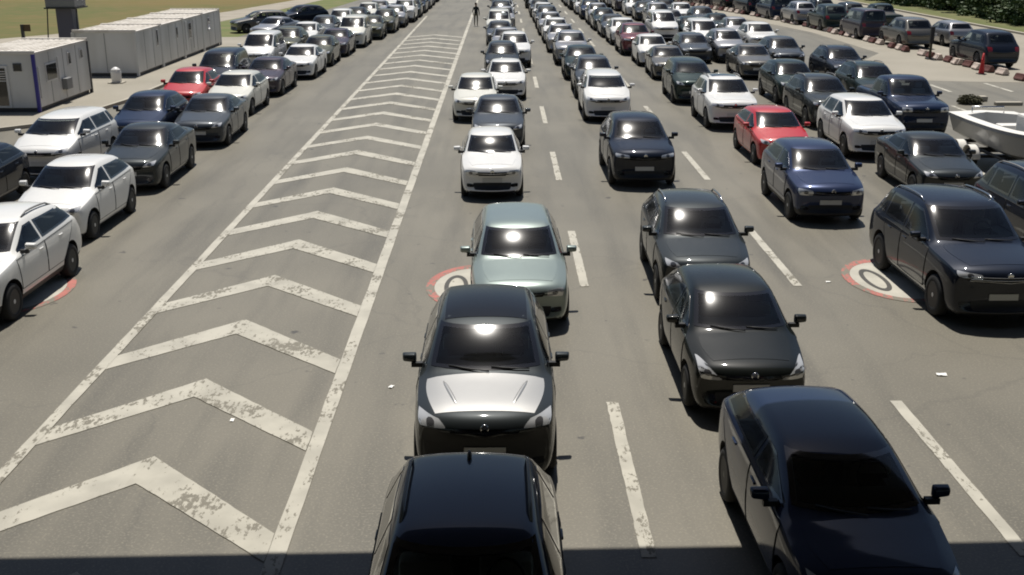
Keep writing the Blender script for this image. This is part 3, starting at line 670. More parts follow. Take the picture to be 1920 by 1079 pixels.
t('B', 3.4, 101, 'sedan', 'dark grey'); t('B', 3.4, 108, 'hatchback', 'silver'); t('B', 3.3, 115, 'SUV', 'dark grey')
# queue C
t('C', 8.87, 18.0, 'large SUV', 'midnight blue', 'large dark blue SUV with chrome grille bars parked over a painted roundel at right', vname='large SUV chrome', variant=dict(rails=2))
t('C', 7.95, 25.3, 'crossover', 'blue', 'blue crossover with bright headlights, behind the large dark SUV', vname='crossover blue', variant=dict(lamp='slim', hq=[(.50, .70), (.86, .71), (.88, .86), (.52, .83)]))
t('C', 8.55, 32.2, 'hatchback', 'red', 'bright red hatchback partly hidden behind the blue crossover')
t('C', 8.34, 38.7, 'SUV', 'white', 'white SUV with a dark sunroof, behind the bright red hatchback', vname='SUV sunroof', variant=dict(sunroof=1, clad=0))
t('C', 8.05, 45.0, 'people carrier', 'dark green', 'dark green people carrier behind the white SUV with the sunroof', vname='people carrier low')
t('C', 8.25, 53.0, 'sedan', 'bronze grey'); t('C', 8.2, 58.9, 'hatchback', 'white'); t('C', 7.95, 65.3, 'SUV', 'maroon', 'dark maroon car in the third queue right of the chevrons')
t('C', 7.9, 72.3, 'crossover', 'white'); t('C', 7.8, 78.5, 'sedan', 'slate grey'); t('C', 7.7, 85, 'sedan', 'dark green'); t('C', 7.7, 91.5, 'hatchback', 'silver')
t('C', 7.6, 98, 'crossover', 'navy'); t('C', 7.5, 105, 'sedan', 'white'); t('C', 7.4, 112, 'SUV', 'dark grey')
# queue D
t('D', 12.1, 20.6, 'large SUV', 'midnight blue', 'dark navy SUV cut off by the right edge of the picture'); t('D', 11.8, 27.4, 'sedan', 'dark grey', 'dark grey saloon with a bright glint, beside the navy SUV at the right edge')
t('D', 11.75, 33.2, 'SUV', 'white', 'white SUV beside the boat trailer, behind the dark grey saloon', vname='SUV plain white', variant=dict(rails=0, clad=0, H=1.62))
t('D', 12.0, 38.9, 'SUV', 'dark grey', 'dark grey SUV between the red hatchback and the white SUV'); t('D', 12.3, 44.8, 'crossover', 'dark green')
t('D', 12.55, 53.3, 'sedan', 'bronze grey'); t('D', 12.65, 60.8, 'crossover', 'silver'); t('D', 10.75, 60.5, 'estate car', 'slate grey'); t('D', 12.5, 68.3, 'people carrier', 'white')
t('D', 10.9, 75.5, 'people carrier', 'white'); t('D', 12.8, 75.6, 'hatchback', 'dark green'); t('D', 12.4, 82.5, 'sedan', 'bronze grey'); t('D', 12.2, 89, 'SUV', 'silver')
t('D', 12, 96, 'sedan', 'dark grey'); t('D', 11.8, 103, 'hatchback', 'white'); t('D', 11.6, 110, 'van', 'purple grey')
# queue E
t('E', 14.55, 37.0, 'pickup truck', 'navy', 'dark navy pickup truck at right, in front of the boat trailer')
t('E', 15.15, 42.9, 'SUV', 'dark green', 'dark green SUV with a glinting windscreen behind the navy pickup'); t('E', 16.2, 50.6, 'SUV', 'midnight blue'); t('E', 14.7, 56.0, 'crossover', 'slate grey')
t('E', 15.5, 65.8, 'SUV', 'white'); t('E', 15.4, 73, 'hatchback', 'silver'); t('E', 15.3, 79.5, 'sedan', 'dark green'); t('E', 15.2, 86, 'crossover', 'slate grey')
t('E', 14.6, 93, 'hatchback', 'white'); t('E', 14.2, 100, 'sedan', 'dark grey')
# queue L
t('L', -9.70, 18.0, 'crossover', 'white', 'white crossover nearest at left, cut off by the picture edge, over a painted roundel', vname='crossover white', variant=dict(rails=1, L=4.4, wb=2.66))
t('L', -10.2, 23.6, 'hatchback', 'white', 'white hatchback second in the left queue, beside the chevrons')
t('L', -10.18, 28.9, 'sedan', 'dark grey', 'dark grey saloon with a windscreen glint behind the white hatchback'); t('L', -10.0, 35.4, 'sedan', 'slate grey', 'slate grey saloon two places behind the left white hatchback')
t('L', -10.55, 42.0, 'hatchback', 'cream white', 'cream white hatchback right behind the slate grey saloon'); t('L', -10.45, 47.5, 'sedan', 'purple grey'); t('L', -9.95, 53.4, 'sedan', 'white')
t('L', -9.9, 59.0, 'hatchback', 'olive'); t('L', -9.75, 64.6, 'sedan', 'purple grey'); t('L', -9.4, 70.8, 'people carrier', 'cream white'); t('L', -8.9, 77, 'sedan', 'olive')
t('L', -8.5, 83, 'hatchback', 'olive'); t('L', -8.2, 88.6, 'crossover', 'silver'); t('L', -7.9, 94.5, 'SUV', 'white'); t('L', -7.75, 100.8, 'hatchback', 'dark green'); t('L', -7.7, 107, 'sedan', 'midnight blue'); t('L', -7.65, 113.5, 'sedan', 'navy')
# queue K
t('K', -13.75, 25.7, 'hatchback', 'midnight blue', 'dark blue hatchback whose tail shows at the left edge of the picture'); t('K', -13.05, 30.3, 'people carrier', 'white', 'white people carrier in the outer left queue, nearest to the cabins', vname='people carrier low')
t('K', -11.98, 35.3, 'hatchback', 'navy', 'navy hatchback with a square windscreen glint behind the white people carrier on the left'); t('K', -12.5, 42.4, 'hatchback', 'red', 'red hatchback in the outer left queue beside the pavement')
t('K', -12.5, 47.4, 'people carrier', 'midnight blue', 'near black people carrier standing tall in the outer left queue, behind the red hatchback'); t('K', -12.6, 56.5, 'people carrier', 'white'); t('K', -12.3, 63, 'crossover', 'olive'); t('K', -12.2, 69.2, 'sedan', 'white')
t('K', -11.9, 75.5, 'hatchback', 'slate grey'); t('K', -11.5, 81.5, 'crossover', 'white'); t('K', -11.1, 87.5, 'sedan', 'dark grey'); t('K', -10.8, 93.5, 'hatchback', 'cream white'); t('K', -10.5, 99.5, 'sedan', 'silver'); t('K', -10.3, 106, 'SUV', 'white'); t('K', -10.2, 112, 'sedan', 'bronze grey')
# leaving cars (x, rear bumper distance)
for x, d, st, c in ((26.2, 57.6, 'large SUV', 'midnight blue'), (25.8, 68.3, 'large SUV', 'bronze grey'), (25.0, 74.6, 'van', 'purple grey'), (24.5, 81.4, 'large SUV', 'dark green'), (23.9, 87.6, 'SUV', 'silver'), (23.3, 93.4, 'van', 'navy'), (22.5, 99.2, 'van', 'midnight blue'), (21.6, 105, 'large SUV', 'black'), (20.6, 110.8, 'van', 'purple grey'), (19.6, 116.6, 'large SUV', 'dark grey'), (18.6, 122.4, 'van', 'black')):
    t('F', x, d, st, c)
for x, d, st, c in ((28.9, 69.5, 'estate car', 'silver'), (28.2, 80.5, 'pickup truck', 'dark green'), (27.6, 87, 'SUV', 'dark grey'), (27.0, 93.2, 'SUV', 'black'), (26.2, 99.4, 'van', 'dark green'), (25.2, 105.6, 'SUV', 'dark grey'), (24.3, 111.8, 'SUV', 'black'), (23.2, 118, 'van', 'navy')):
    t('G', x, d, st, c)
T = [(l, x, 58 + (d-58)*.88 if d > 58 and l not in 'FG' else d, st, c, lb, kw) for l, x, d, st, c, lb, kw in T]
for l, x, rows in (('A', .1, ('hatchback white', 'SUV slate grey', 'sedan silver')), ('B', 3.35, ('hatchback white', 'sedan dark green', 'people carrier silver')), ('C', 7.3, ('SUV white', 'hatchback slate grey', 'sedan dark grey')),
                   ('D', 11.4, ('SUV white', 'sedan dark grey')), ('E', 14.0, ('SUV slate grey', 'hatchback white', 'sedan dark green')), ('L', -7.6, ('hatchback silver', 'SUV navy', 'sedan white')), ('K', -10.1, ('hatchback white', 'SUV dark grey', 'sedan silver'))):
    d = max(q[2] for q in T if q[0] == l)
    for sp in rows:
        d += 5.9
        st = next(n for n in sorted(STY, key=len, reverse=True) if sp.startswith(n)); T.append((l, x, d, st, sp[len(st)+1:], None, {}))
cnt = {}
for lane, x, d, st, col, label, kw in sorted(T, key=lambda q: (q[0], q[2])):
    k = cnt[lane] = cnt.get(lane, -1) + 1
    where, grp = LANES[lane]
    if not label:
        base = {'F': 'nearest', 'G': 'nearest'}.get(lane, 'front')
        label = '%s %s, %s from the %s, %s' % (col, st, ORD[k], base, where)
        if lane in 'FG': label = '%s %s, %s nearest %s' % (col, st, ORD[k], where)
    away = lane in 'FG'
    hd = math.pi - R(2 + max(0, d-80)*.22)*-1 if away else R(random.uniform(-1.2, 1.2))
    cat = {'pickup truck': 'pickup truck', 'van': 'van'}.get(st, 'car')
    car(st, x, d + (STY[st]['L'] if away else 0), col, label, cat, grp, hd, far=(d > 57), **kw)
# cars parked on the grass at far left
car('estate car', -17.6, 79.5, 'bronze grey', 'grey estate car parked askew on the grass, nose towards the cabins', 'car', 'cars parked on the grass', R(-58), True)
car('crossover', -15.4, 84.5, 'midnight blue', 'black car parked on the grass behind the grey estate car', 'car', 'cars parked on the grass', R(-50), True)
car('sedan', -15.4, 74.0, 'silver', 'silver saloon pulled in beside the grass in front of the black parked car', 'car', 'cars parked on the grass', R(-20), True)

# ------------------------------------------------------------------ cabins on the pavement
def wall_box(name, x0, x1, y0, y1, z0, z1, m, par, bev=.02):
    bm = bmesh.new(); box(bm, x0, x1, y0, y1, z0, z1, 0, bev); return link(name, mesh_of(name, bm, m), par)
def cabin(name, x, y, wx, ly, h, label, group=None, blue=False, slots=(), door=False, frames=()):
    """near right corner at (x, y); runs back along +Y and left along -X"""
    r = empty(name, (x, y, .12)); put(r, label, 'cabin', group)
    wall_box('wall', -wx, 0, 0, ly, .16, h-.1, M['cabin'], r)
    wall_box('base_frame', -wx+.1, -.1, .1, ly-.1, -.02, .16, M['cabin_dark'], r)
    bm = bmesh.new()
    box(bm, -wx-.03, .03, -.03, ly+.03, h-.1, h-.04, 0); box(bm, -wx-.03, .03, -.03, .10, h-.04, h+.03, 0, .01); box(bm, -wx-.03, .03, ly-.10, ly+.03, h-.04, h+.03, 0, .01)
    n = int(wx/.25)
    for i in range(n): box(bm, -wx+.02+i*wx/n, -wx+.10+i*wx/n, .11, ly-.11, h-.04, h-.015, 0)
    link('roof', mesh_of('roof', bm, M['cabin_roof']), r)
    k = int(ly/1.15)
    for i in range(1, k): wall_box('panel_joint', .0, .008, i*ly/k-.015, i*ly/k+.015, .2, h-.14, M['greymetal'], r, 0)
    k = int(wx/1.15)
    for i in range(1, k): wall_box('panel_joint', -i*wx/k-.015, -i*wx/k+.015, -.008, 0, .2, h-.14, M['greymetal'], r, 0)
    for cx, cy in ((0, 0), (0, ly), (-wx, 0), (-wx, ly)):
        c = M['cabin_blue'] if blue and cx == 0 and cy == 0 else M['cabin_dark'] if blue else M['cabin']
        wall_box('corner_post', cx-.09, cx+.04 if cx == 0 else cx+.09, cy-.04 if cy == 0 else cy-.09, cy+.09 if cy == 0 else cy+.04, .0, h-.1, c, r)
    for y0, y1, z0, z1 in slots:
        f = wall_box('window', .0, .035, y0, y1, z0, z1, M['white_frame'], r, .006); wall_box('pane', .036, .042, y0+.05, y1-.05, z0+.05, z1-.05, M['frit'], f, 0)
    for y0, y1, z0, z1 in frames: wall_box('panel', .0, .05, y0, y1, z0, z1, M['white_frame'], r, .008)
    if door:
        d0 = wall_box('door', -2.0, -1.05, -.045, 0, .18, 1.80, M['white_frame'], r, .01); wall_box('pane', -1.93, -1.14, -.055, -.046, .26, 1.70, M['frit'], d0, 0)
        bm = bmesh.new()
        for i in range(5): box(bm, -1.93, -1.14, -.065, -.056, 1.20+i*.09, 1.23+i*.09)
        link('grating', mesh_of('grating', bm, M['white_frame']), d0)
        f = wall_box('window', -.82, -.50, -.03, 0, 1.58, 1.88, M['cabin_dark'], r, .006); wall_box('pane', -.78, -.54, -.036, -.031, 1.62, 1.82, M['frit'], f, 0)
    return r
cabin('portable_cabin', -18.0, 42.7, 2.75, 5.7, 2.32, 'pale cabin with a blue corner post and a glazed door, nearest at left', blue=True, door=True,
      slots=((3.3, 3.65, 1.45, 1.98), (4.65, 5.0, 1.55, 1.98), (.95, 2.05, 1.05, 1.75)), frames=((.25, .32, .5, 1.7), (2.2, 2.26, .9, 1.9)))
r0 = bpy.data.objects['portable_cabin']
bm = bmesh.new(); box(bm, .0, .22, 2.45, 3.05, .55, 1.0, 0, .03); link('air_conditioner', mesh_of('air_conditioner', bm, M['greymetal']), r0)
g = 'white cabins in a row along the pavement'
LBL = ['white cabin with a blank end wall, first of the row behind the blue-cornered cabin', 'white cabin second in the row behind the blue-cornered cabin',
       'white cabin third in the row, with a framed window in its side', 'white cabin farthest in the row, beside the grass']
for i, (sl, fr) in enumerate(((((3.2, 3.5, 1.15, 2.0),), ()), (((2.6, 2.95, 1.2, 1.85),), ()), (((.9, 1.5, 1.0, 1.9),), ((1.9, 2.2, .4, 2.0), (.3, .6, .4, 2.0))), (((1.0, 1.5, 1.1, 1.9),), ()))):
    cabin('portable_cabin', -17.75, 54.1 + i*4.15, 3.0, 4.05, 2.20, LBL[i], g, slots=sl, frames=fr)
# white bin on the pavement
r = empty('litter_bin', (-18.0, 51.6, .12)); put(r, 'small white bin standing on the pavement between the cabins', 'bin')
bm = bmesh.new(); lathe(bm, [(0, .19), (.05, .22), (.52, .24), (.58, .22)], axis='Z', n=20); link('body', mesh_of('body', bm, M['white_frame']), r)
bm = bmesh.new(); lathe(bm, [(.58, .23), (.63, .20), (.70, .12), (.74, .05)], axis='Z', n=20); link('lid', mesh_of('lid', bm, M['white_frame']), r)
bm = bmesh.new(); box(bm, -.34, .34, -.30, .30, -.005, .05, 0, .01); link('base', mesh_of('base', bm, M['kerb']), r)
# grey tower with a wide head behind the cabins
r = empty('surveillance_tower', (-23.0, 59.5, 0)); put(r, 'grey tower with a wide head and thin side struts behind the nearest cabin', 'tower')
bm = bmesh.new(); box(bm, -.42, .42, -.42, .42, 0, 3.05, 0, .03); link('shaft', mesh_of('shaft', bm, M['bluegrey']), r)
bm = bmesh.new(); box(bm, -.78, .78, -.78, .78, 3.12, 5.2, 0, .05); hd_ = link('head', mesh_of('head', bm, M['greymetal']), r)
bm = bmesh.new(); box(bm, -.84, .84, -.84, .84, 3.05, 3.12); link('platform', mesh_of('platform', bm, M['darkmetal']), r)
bm = bmesh.new(); box(bm, -.55, .55, -.79, -.781, 3.9, 4.8); link('window', mesh_of('window', bm, M['frit']), hd_)
for sx, x1 in ((-1, -1.0), (1, .62)):
    bm = bmesh.new(); tube(bm, [(sx*.76, -.6, 3.08), (x1, -.7, .0)], .035, 6); link('strut', mesh_of('strut', bm, M['darkmetal']), r)
# small brown sign on a post out in the field
r = empty('sign', (-32.3, 75.5, 0)); put(r, 'small brown board on a dark post at the field edge behind the cabins', 'sign')
bm = bmesh.new(); box(bm, -.09, .09, -.09, .09, 0, 1.0); link('post', mesh_of('post', bm, M['darkmetal']), r)
bm = bmesh.new(); box(bm, -.1, .55, -.02, .02, .55, 1.0, 0, .008); link('board', mesh_of('board', bm, M['rust']), r)

# ------------------------------------------------------------------ barrier row on the right
pts = [(26.6, 44.0), (25.3, 53.0), (24.9, 60), (24.55, 68), (24.2, 76), (23.6, 86), (22.7, 94.5), (21.2, 103), (19.4, 111), (17.6, 118.5), (16.2, 124)]
def barrier_mesh(m):
    bm = bmesh.new(); prof = [(-.20, .05), (-.20, .11), (-.10, .22), (-.08, .34), (.08, .34), (.10, .22), (.20, .11), (.20, .05)]
    a = [bm.verts.new((x, -.36, z)) for x, z in prof]; b = [bm.verts.new((x, .36, z)) for x, z in prof]
    n = len(prof); bm.faces.new(a); bm.faces.new(b)
    for i in range(n): bm.faces.new((a[i], a[(i+1) % n], b[(i+1) % n], b[i]))
    bmesh.ops.bevel(bm, geom=bm.edges[:], offset=.018, segments=2, affect='EDGES')
    box(bm, -.18, .18, -.30, -.16, 0, .05, 1); box(bm, -.18, .18, .16, .30, 0, .05, 1)
    bmesh.ops.recalc_face_normals(bm, faces=bm.faces[:])
    return mesh_of('barrier_block', bm, m, M['darkmetal'], angle=40)
bw, br = barrier_mesh(M['barrier_white']), barrier_mesh(M['barrier_red'])
protos = {}
seg = 0; pos = 0.0; k = 0
for (x0, y0), (x1, y1) in zip(pts, pts[1:]):
    ln = math.hypot(x1-x0, y1-y0); u = 0
    while u < ln:
        X, Yv = lerp(x0, x1, u/ln), lerp(y0, y1, u/ln)
        if random.random() > .14:
            red = k % 5 in (1, 3)
            if red not in protos:
                o = protos[red] = link('barrier_block', br if red else bw)
            else:
                o = protos[red].copy(); C.objects.link(o)
            o.location = (X+random.uniform(-.12, .12), Yv, 0); o.rotation_euler = (0, 0, math.atan2(y1-y0, x1-x0)-math.pi/2+R(random.uniform(-9, 9)))
            put(o, 'low faded red barrier block in the row between the right lanes' if red else 'low white barrier block in the row between the right lanes', 'barrier', 'faded red barrier blocks in the right row' if red else 'white barrier blocks in the right row')
        k += 1; u += 1.15
def cone(x, y, m, label, h=.75):
    r = empty('traffic_cone', (x, y, 0)); put(r, label, 'cone', 'cones beside the barrier row')
    bm = bmesh.new(); lathe(bm, [(.04, .15), (.06, .145), (h*.55, .085), (h, .035)], n=18, axis='Z'); link('body', mesh_of('body', bm, m), r)
    bm = bmesh.new(); box(bm, -.2, .2, -.2, .2, 0, .04, 0, .01); link('base', mesh_of('base', bm, M['darkmetal']), r)
    bm = bmesh.new(); lathe(bm, [(h*.55, .089), (h*.75, .066)], n=18, axis='Z'); link('band', mesh_of('band', bm, M['barrier_white'] if m is not M['cone_red'] else M['cone_red']), r)
cone(24.35, 55.6, M['cone_red'], 'bright red cone in front of the navy SUV at far right', 1.05)
cone(25.2, 51.6, M['barrier_red'], 'dull brownish red cone near the right edge of the picture', .9)
# post
r = empty('signal_post', (24.35, 62.6, 0)); put(r, 'slim dark post with a thicker head and small white plate, before the barrier row', 'post')
bm = bmesh.new(); tube(bm, [(0, 0, .08), (0, 0, 1.1)], .075, 12); link('pole', mesh_of('pole', bm, M['cloth_olive']), r)
bm = bmesh.new(); box(bm, -.11, .11, -.10, .10, .85, 1.82, 0, .04); link('head', mesh_of('head', bm, M['darkmetal']), r)
bm = bmesh.new(); box(bm, -.20, .20, -.20, .20, 0, .08, 0, .015); link('base', mesh_of('base', bm, M['darkmetal']), r)
bm = bmesh.new(); box(bm, .115, .26, -.02, .02, 1.28, 1.45, 0, .006); link('plate', mesh_of('plate', bm, M['white_frame']), r)

# ------------------------------------------------------------------ boat on its trailer
bt = empty('motor_boat', (15.35, 31.4, .44)); bt.scale = (1.0, 1.03, 1.10); put(bt, 'open white motor boat with a dark cockpit, riding on a trailer at right', 'boat')
LB_, BM_ = 6.4, 1.06
def hullx(s): return BM_*(1 - max(0, (s-.45)/.55)**2.4)*(.95+.05*min(1, s*4))
stn = [i/16 for i in range(17)]
bm = bmesh.new(); rows = []
for s in stn:
    x = hullx(s); y = LB_*(.5-s); sh = .80+.16*s*s; kl = .0+.42*max(0, (s-.6)/.4)**2
    half = [(0, kl), (x*.45, kl+.07), (x*.82, kl+.26), (x*.93, lerp(kl+.26, sh, .5)), (x, sh-.10), (x+.05, sh-.09), (x+.05, sh-.0)]
    rows.append([bm.verts.new((px, y, pz)) for px, pz in half] + [bm.verts.new((-px, y, pz)) for px, pz in half[:0:-1]])
n = len(rows[0])
for a, b in zip(rows, rows[1:]):
    for i in range(n):
        if i == 6: continue
        try: bm.faces.new((a[i], a[(i+1) % n], b[(i+1) % n], b[i]))
        except ValueError: pass
bm.faces.new(rows[0][:7] + rows[0][7:])
bmesh.ops.remove_doubles(bm, verts=bm.verts[:], dist=.001); bmesh.ops.recalc_face_normals(bm, faces=bm.faces[:])
link('hull', mesh_of('hull', bm, M['hull'], angle=35), bt)
bm = bmesh.new(); inn = []; out = []; flo = []
for s in stn:
    x = hullx(s)+.055; y = LB_*(.5-s); sh = .80+.16*s*s; wi = .30 if s < .68 else .30+ (s-.68)*4
    xi = max(0, x-wi) if .07 < s < .70 else 0
    out.append((x, y, sh+.004)); inn.append((xi, y, sh+.05 if xi == 0 else sh+.03))
for sg in (1, -1):
    vo = [bm.verts.new((sg*x, y, z)) for x, y, z in out]; vi = [bm.verts.new((sg*x, y, z)) for x, y, z in inn]
    vf = [bm.verts.new((sg*x*.97, y, .34)) for x, y, z in inn]
    for i in range(len(stn)-1):
        bm.faces.new((vo[i], vo[i+1], vi[i+1], vi[i])); f = None
        if inn[i][0] or inn[i+1][0]:
            f = bm.faces.new((vi[i], vi[i+1], vf[i+1], vf[i]))
bmesh.ops.remove_doubles(bm, verts=bm.verts[:], dist=.002); bmesh.ops.recalc_face_normals(bm, faces=bm.faces[:])
link('deck', mesh_of('deck', bm, M['boat_deck'], angle=30), bt)
bm = bmesh.new(); box(bm, -.76, .76, -1.25, 2.75, .30, .345); link('cockpit_floor', mesh_of('cockpit_floor', bm, M['interior']), bt)
bm = bmesh.new(); box(bm, -.38, .38, -.55, .05, .345, 1.22, 0, .06); cs = link('console', mesh_of('console', bm, M['boat_deck']), bt)
bm = bmesh.new(); box(bm, -.36, .36, -.50, -.47, 1.22, 1.50); link('windscreen', mesh_of('windscreen', bm, M['glass']), cs)
bm = bmesh.new(); box(bm, -.45, .45, .75, 1.2, .345, .78, 0, .06); link('seat', mesh_of('seat', bm, M['boat_deck']), bt)
bm = bmesh.new(); tube(bm, [(-.5, 2.7, .8), (-.5, 2.75, 1.0), (.5, 2.75, 1.0), (.5, 2.7, .8)], .025, 8); link('stern_rail', mesh_of('stern_rail', bm, M['chrome']), bt)
tr = empty('boat_trailer', (15.15, 31.4, 0)); put(tr, 'black boat trailer with two white mudguards on each side, carrying the motor boat', 'trailer')
bm = bmesh.new()
for sx in (-.62, .62): tube(bm, [(sx, 2.7, .50), (sx, -2.0, .50), (0, -4.0, .45)], .05, 8)
for yy in (2.6, 1.2, -.4, -1.8): box(bm, -.62, .62, yy-.04, yy+.04, .46, .56)
box(bm, -.06, .06, -4.6, -3.9, .41, .50); box(bm, -.95, .95, 1.75, 1.83, .30, .38); box(bm, -.95, .95, .85, .93, .30, .38)
link('frame', mesh_of('frame', bm, M['darkmetal']), tr)
ty, rm = wheel_meshes(.30, 1)
for sg in (-1, 1):
    for yy in (1.79, .89):
        wv = link('wheel', ty, tr, (sg*1.0, yy, .30)); wv.rotation_euler = (0, 0, 0 if sg > 0 else math.pi); link('rim', rm, wv)
        bm = bmesh.new(); o_, i_ = [], []
        for q in range(13):
            a = math.pi*q/12
            o_.append([bm.verts.new((sg*1.0+dx, yy+math.cos(a)*.385, .32+math.sin(a)*.385)) for dx in (-.13, .13)])
            i_.append([bm.verts.new((sg*1.0+dx, yy+math.cos(a)*.365, .32+math.sin(a)*.365)) for dx in (-.13, .13)])
        for q in range(12):
            for A_ in (o_, i_): bm.faces.new((A_[q][0], A_[q][1], A_[q+1][1], A_[q+1][0]))
            for e in (0, 1): bm.faces.new((o_[q][e], o_[q+1][e], i_[q+1][e], i_[q][e]))
        bmesh.ops.recalc_face_normals(bm, faces=bm.faces[:]); link('mudguard', mesh_of('mudguard', bm, M['boat_deck'], angle=40), tr)

# ------------------------------------------------------------------ low bush, kerb piece and litter on the right
def leaf_cluster(bm, centre, rad, n, size, rnd, mi=0):
    for _ in range(n):
        v = Vector((rnd.gauss(0, 1), rnd.gauss(0, 1), rnd.gauss(0, 1))).normalized() * (rnd.random() ** .4)
        p = Vector(centre) + Vector((v.x*rad[0], v.y*rad[1], v.z*rad[2]))
        q = Vector((rnd.uniform(-1, 1), rnd.uniform(-1, 1), rnd.uniform(-.2, 1))).to_track_quat('Z', 'Y'); s = size*rnd.uniform(.6, 1.3)
        f = bm.faces.new([bm.verts.new(p + q @ Vector(c)) for c in ((-s*.5, 0, 0), (0, -s*.3, 0), (s*.6, 0, 0), (0, s*.3, 0))]); f.material_index = mi
rn = random.Random(3)
bm = bmesh.new()
for i in range(7): leaf_cluster(bm, (rn.uniform(-.45, .45), rn.uniform(-.3, .3), rn.uniform(.12, .30)), (.24, .22, .20), 150, .11, rn)
b_ = link('bush', mesh_of('bush', bm, M['leaf_dry']), None, (19.45, 45.3, 0)); put(b_, 'low dark bush growing by a kerb piece behind the boat', 'bush')
bm = bmesh.new(); box(bm, -.55, .55, -.14, .14, 0, .14, 0, .03); o = link('kerb_stone', mesh_of('kerb_stone', bm, M['kerb']), None, (21.0, 45.0, 0)); put(o, 'loose pale kerb stone lying right of the low bush', 'kerb stone')
bm = bmesh.new(); box(bm, -.2, .2, -.18, .18, 0, .22, 0, .07); o = link('rock', mesh_of('rock', bm, M['kerb']), None, (20.4, 46.2, 0)); put(o, 'small pale rock behind the loose kerb stone', 'rock')
for x, y, s, lb in ((7.0, 16.0, .16, 'scrap of white paper lying between the third and second queues at right'), (-1.72, 15.6, .10, 'tiny white scrap lying left of the dark grey ridged SUV'), (-3.9, 14.4, .09, 'tiny white scrap inside the second chevron'), (6.6, 20.9, .10, 'tiny white scrap left of the right roundel'), (4.2, 11.6, .09, 'tiny white scrap in front of the black hatchback')):
    bm = bmesh.new(); bmesh.ops.create_grid(bm, x_segments=5, y_segments=4, size=s*.5)
    for v in bm.verts: v.co.y *= .6; v.co.z = rn.uniform(.01, .06)*s*5*.5 + .008
    o = link('paper_scrap', mesh_of('paper_scrap', bm, M['paper'], smooth=True), None, (x, y, 0)); o.rotation_euler.z = rn.uniform(0, 3); put(o, lb, 'litter', 'scraps of paper on the asphalt')

# ------------------------------------------------------------------ trees beyond the right verge
def crown_mesh(seed, rad, h):
    rr = random.Random(seed); bm = bmesh.new()
    for i in range(34):
        a = rr.uniform(0, 6.28); q = rr.random()**.5; z = h*rr.random()**1.5 + .25; k = math.sin(math.pi*min(1, (z+1.6)/(h+1.9)))**.6
        leaf_cluster(bm, (math.cos(a)*q*rad*k, math.sin(a)*q*rad*k, z), (rr.uniform(.6, 1.1), rr.uniform(.6, 1.1), rr.uniform(.45, .8)), 95, .34, rr)
    return mesh_of('crown', bm, M['leaf'])
def trunk_mesh(seed, h):
    rr = random.Random(seed); bm = bmesh.new(); tube(bm, [(0, 0, 0), (.1, .05, h*.4), (.0, .1, h*.75)], [.22, .16, .06], 8)
    for i in range(5):
        a = rr.uniform(0, 6.28); z = h*rr.uniform(.25, .55); tube(bm, [(.05, .05, z), (math.cos(a)*1.1, math.sin(a)*1.1, z+1.0)], [.08, .03], 6)
    return mesh_of('trunk', bm, M['bark'])
cm = [crown_mesh(i, 2.3+.3*i, 4.2+.5*i) for i in range(3)]; tm = trunk_mesh(5, 4.5)
kk = 0
for y in range(66, 128, 4):
    for dx in (0, 5.5):
        x = 42.6 + dx + rn.uniform(-.8, .8) ; yy = y + rn.uniform(-1, 1) + dx*.3
        r = empty('tree', (x, yy, 0), rn.uniform(0, 6)); kk += 1
        row = 'front' if dx == 0 else 'back'
        put(r, 'dark bushy tree, %s from near end of the %s row beyond the verge' % (ORD[(y-66)//4], row), 'tree', 'trees beyond the right verge')
        s = rn.uniform(.85, 1.2); r.scale = (s, s, s)
        link('crown', cm[kk % 3], r); link('trunk', tm, r)

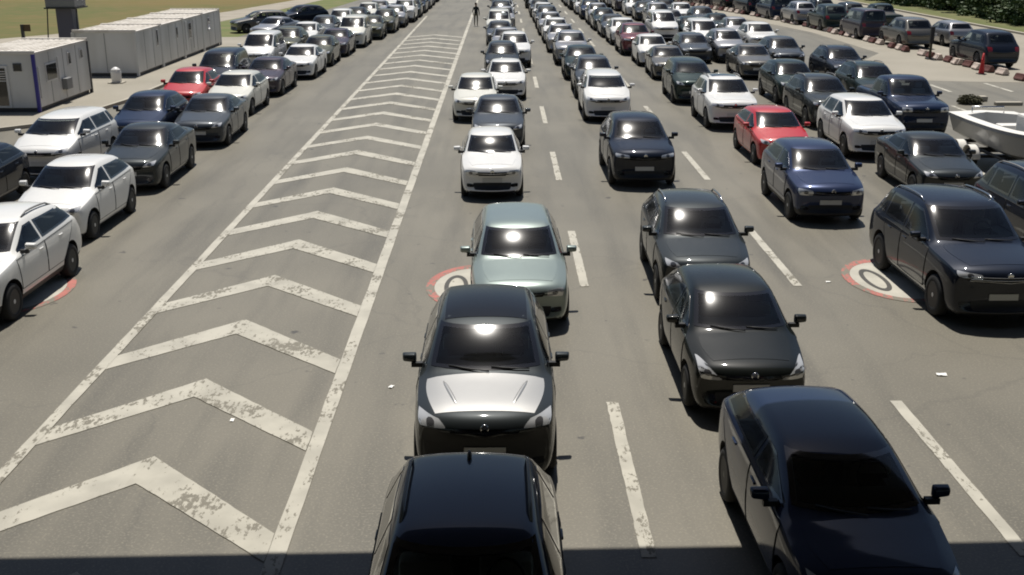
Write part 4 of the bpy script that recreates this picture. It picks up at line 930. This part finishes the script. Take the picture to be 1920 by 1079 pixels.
# ------------------------------------------------------------------ person walking between the lanes
def person(x, y, rz, label):
    V = [(0, 0, .96), (0, 0, 1.15), (0, -.01, 1.36), (0, 0, 1.47), (0, -.01, 1.56), (0, -.015, 1.66), (0, -.01, 1.73),
         (.17, 0, 1.40), (.24, .03, 1.12), (.25, -.05, .88), (.25, -.08, .78), (-.17, 0, 1.40), (-.24, .0, 1.12), (-.23, -.10, .90), (-.23, -.13, .80),
         (.09, 0, .90), (.10, -.07, .50), (.10, .02, .09), (.10, -.14, .05), (-.09, 0, .90), (-.10, .06, .50), (-.10, .16, .10), (-.10, .02, .05)]
    E = [(0, 1), (1, 2), (2, 3), (3, 4), (4, 5), (5, 6), (2, 7), (7, 8), (8, 9), (9, 10), (2, 11), (11, 12), (12, 13), (13, 14), (0, 15), (15, 16), (16, 17), (17, 18), (0, 19), (19, 20), (20, 21), (21, 22)]
    rad = [.15, .14, .16, .065, .085, .10, .07, .075, .055, .045, .035, .075, .055, .045, .035, .10, .07, .05, .045, .10, .07, .05, .045]
    me = bpy.data.meshes.new('skeleton'); me.from_pydata(V, E, []); ob = bpy.data.objects.new('skeleton', me); C.objects.link(ob)
    ob.modifiers.new('s', 'SKIN'); sub = ob.modifiers.new('u', 'SUBSURF'); sub.levels = sub.render_levels = 2
    sv = me.skin_vertices[0].data
    for i, q in enumerate(rad): sv[i].radius = (q, q*.8)
    sv[0].use_root = True
    dg = bpy.context.evaluated_depsgraph_get(); m2 = bpy.data.meshes.new_from_object(ob.evaluated_get(dg)); bpy.data.objects.remove(ob)
    m2.name = 'person'; m2.materials.clear()
    for mm in (M['cloth_dark'], M['cloth_olive'], M['skin'], M['trim']): m2.materials.append(mm)
    for f in m2.polygons:
        f.use_smooth = True; c = f.center
        f.material_index = 3 if c.z < .10 else 2 if c.z > 1.50 or (abs(c.x) > .17 and c.z < .88) else 1 if c.z < .96 and abs(c.x) < .19 else 0
    o = link('person', m2, None, (x, y, 0)); o.rotation_euler.z = rz; put(o, label, 'person')
    bm = bmesh.new(); bmesh.ops.create_icosphere(bm, subdivisions=3, radius=1, matrix=Matrix.Translation((0, .012, 1.70)) @ Matrix.Diagonal((.098, .105, .085, 1)))
    bmesh.ops.delete(bm, geom=[v for v in bm.verts if v.co.z < 1.69 and v.co.y < .02], context='VERTS'); link('hair', mesh_of('hair', bm, M['hair'], smooth=True), o)
person(-1.95, 87, R(8), 'person in dark clothes walking towards the camera along the edge line far away')
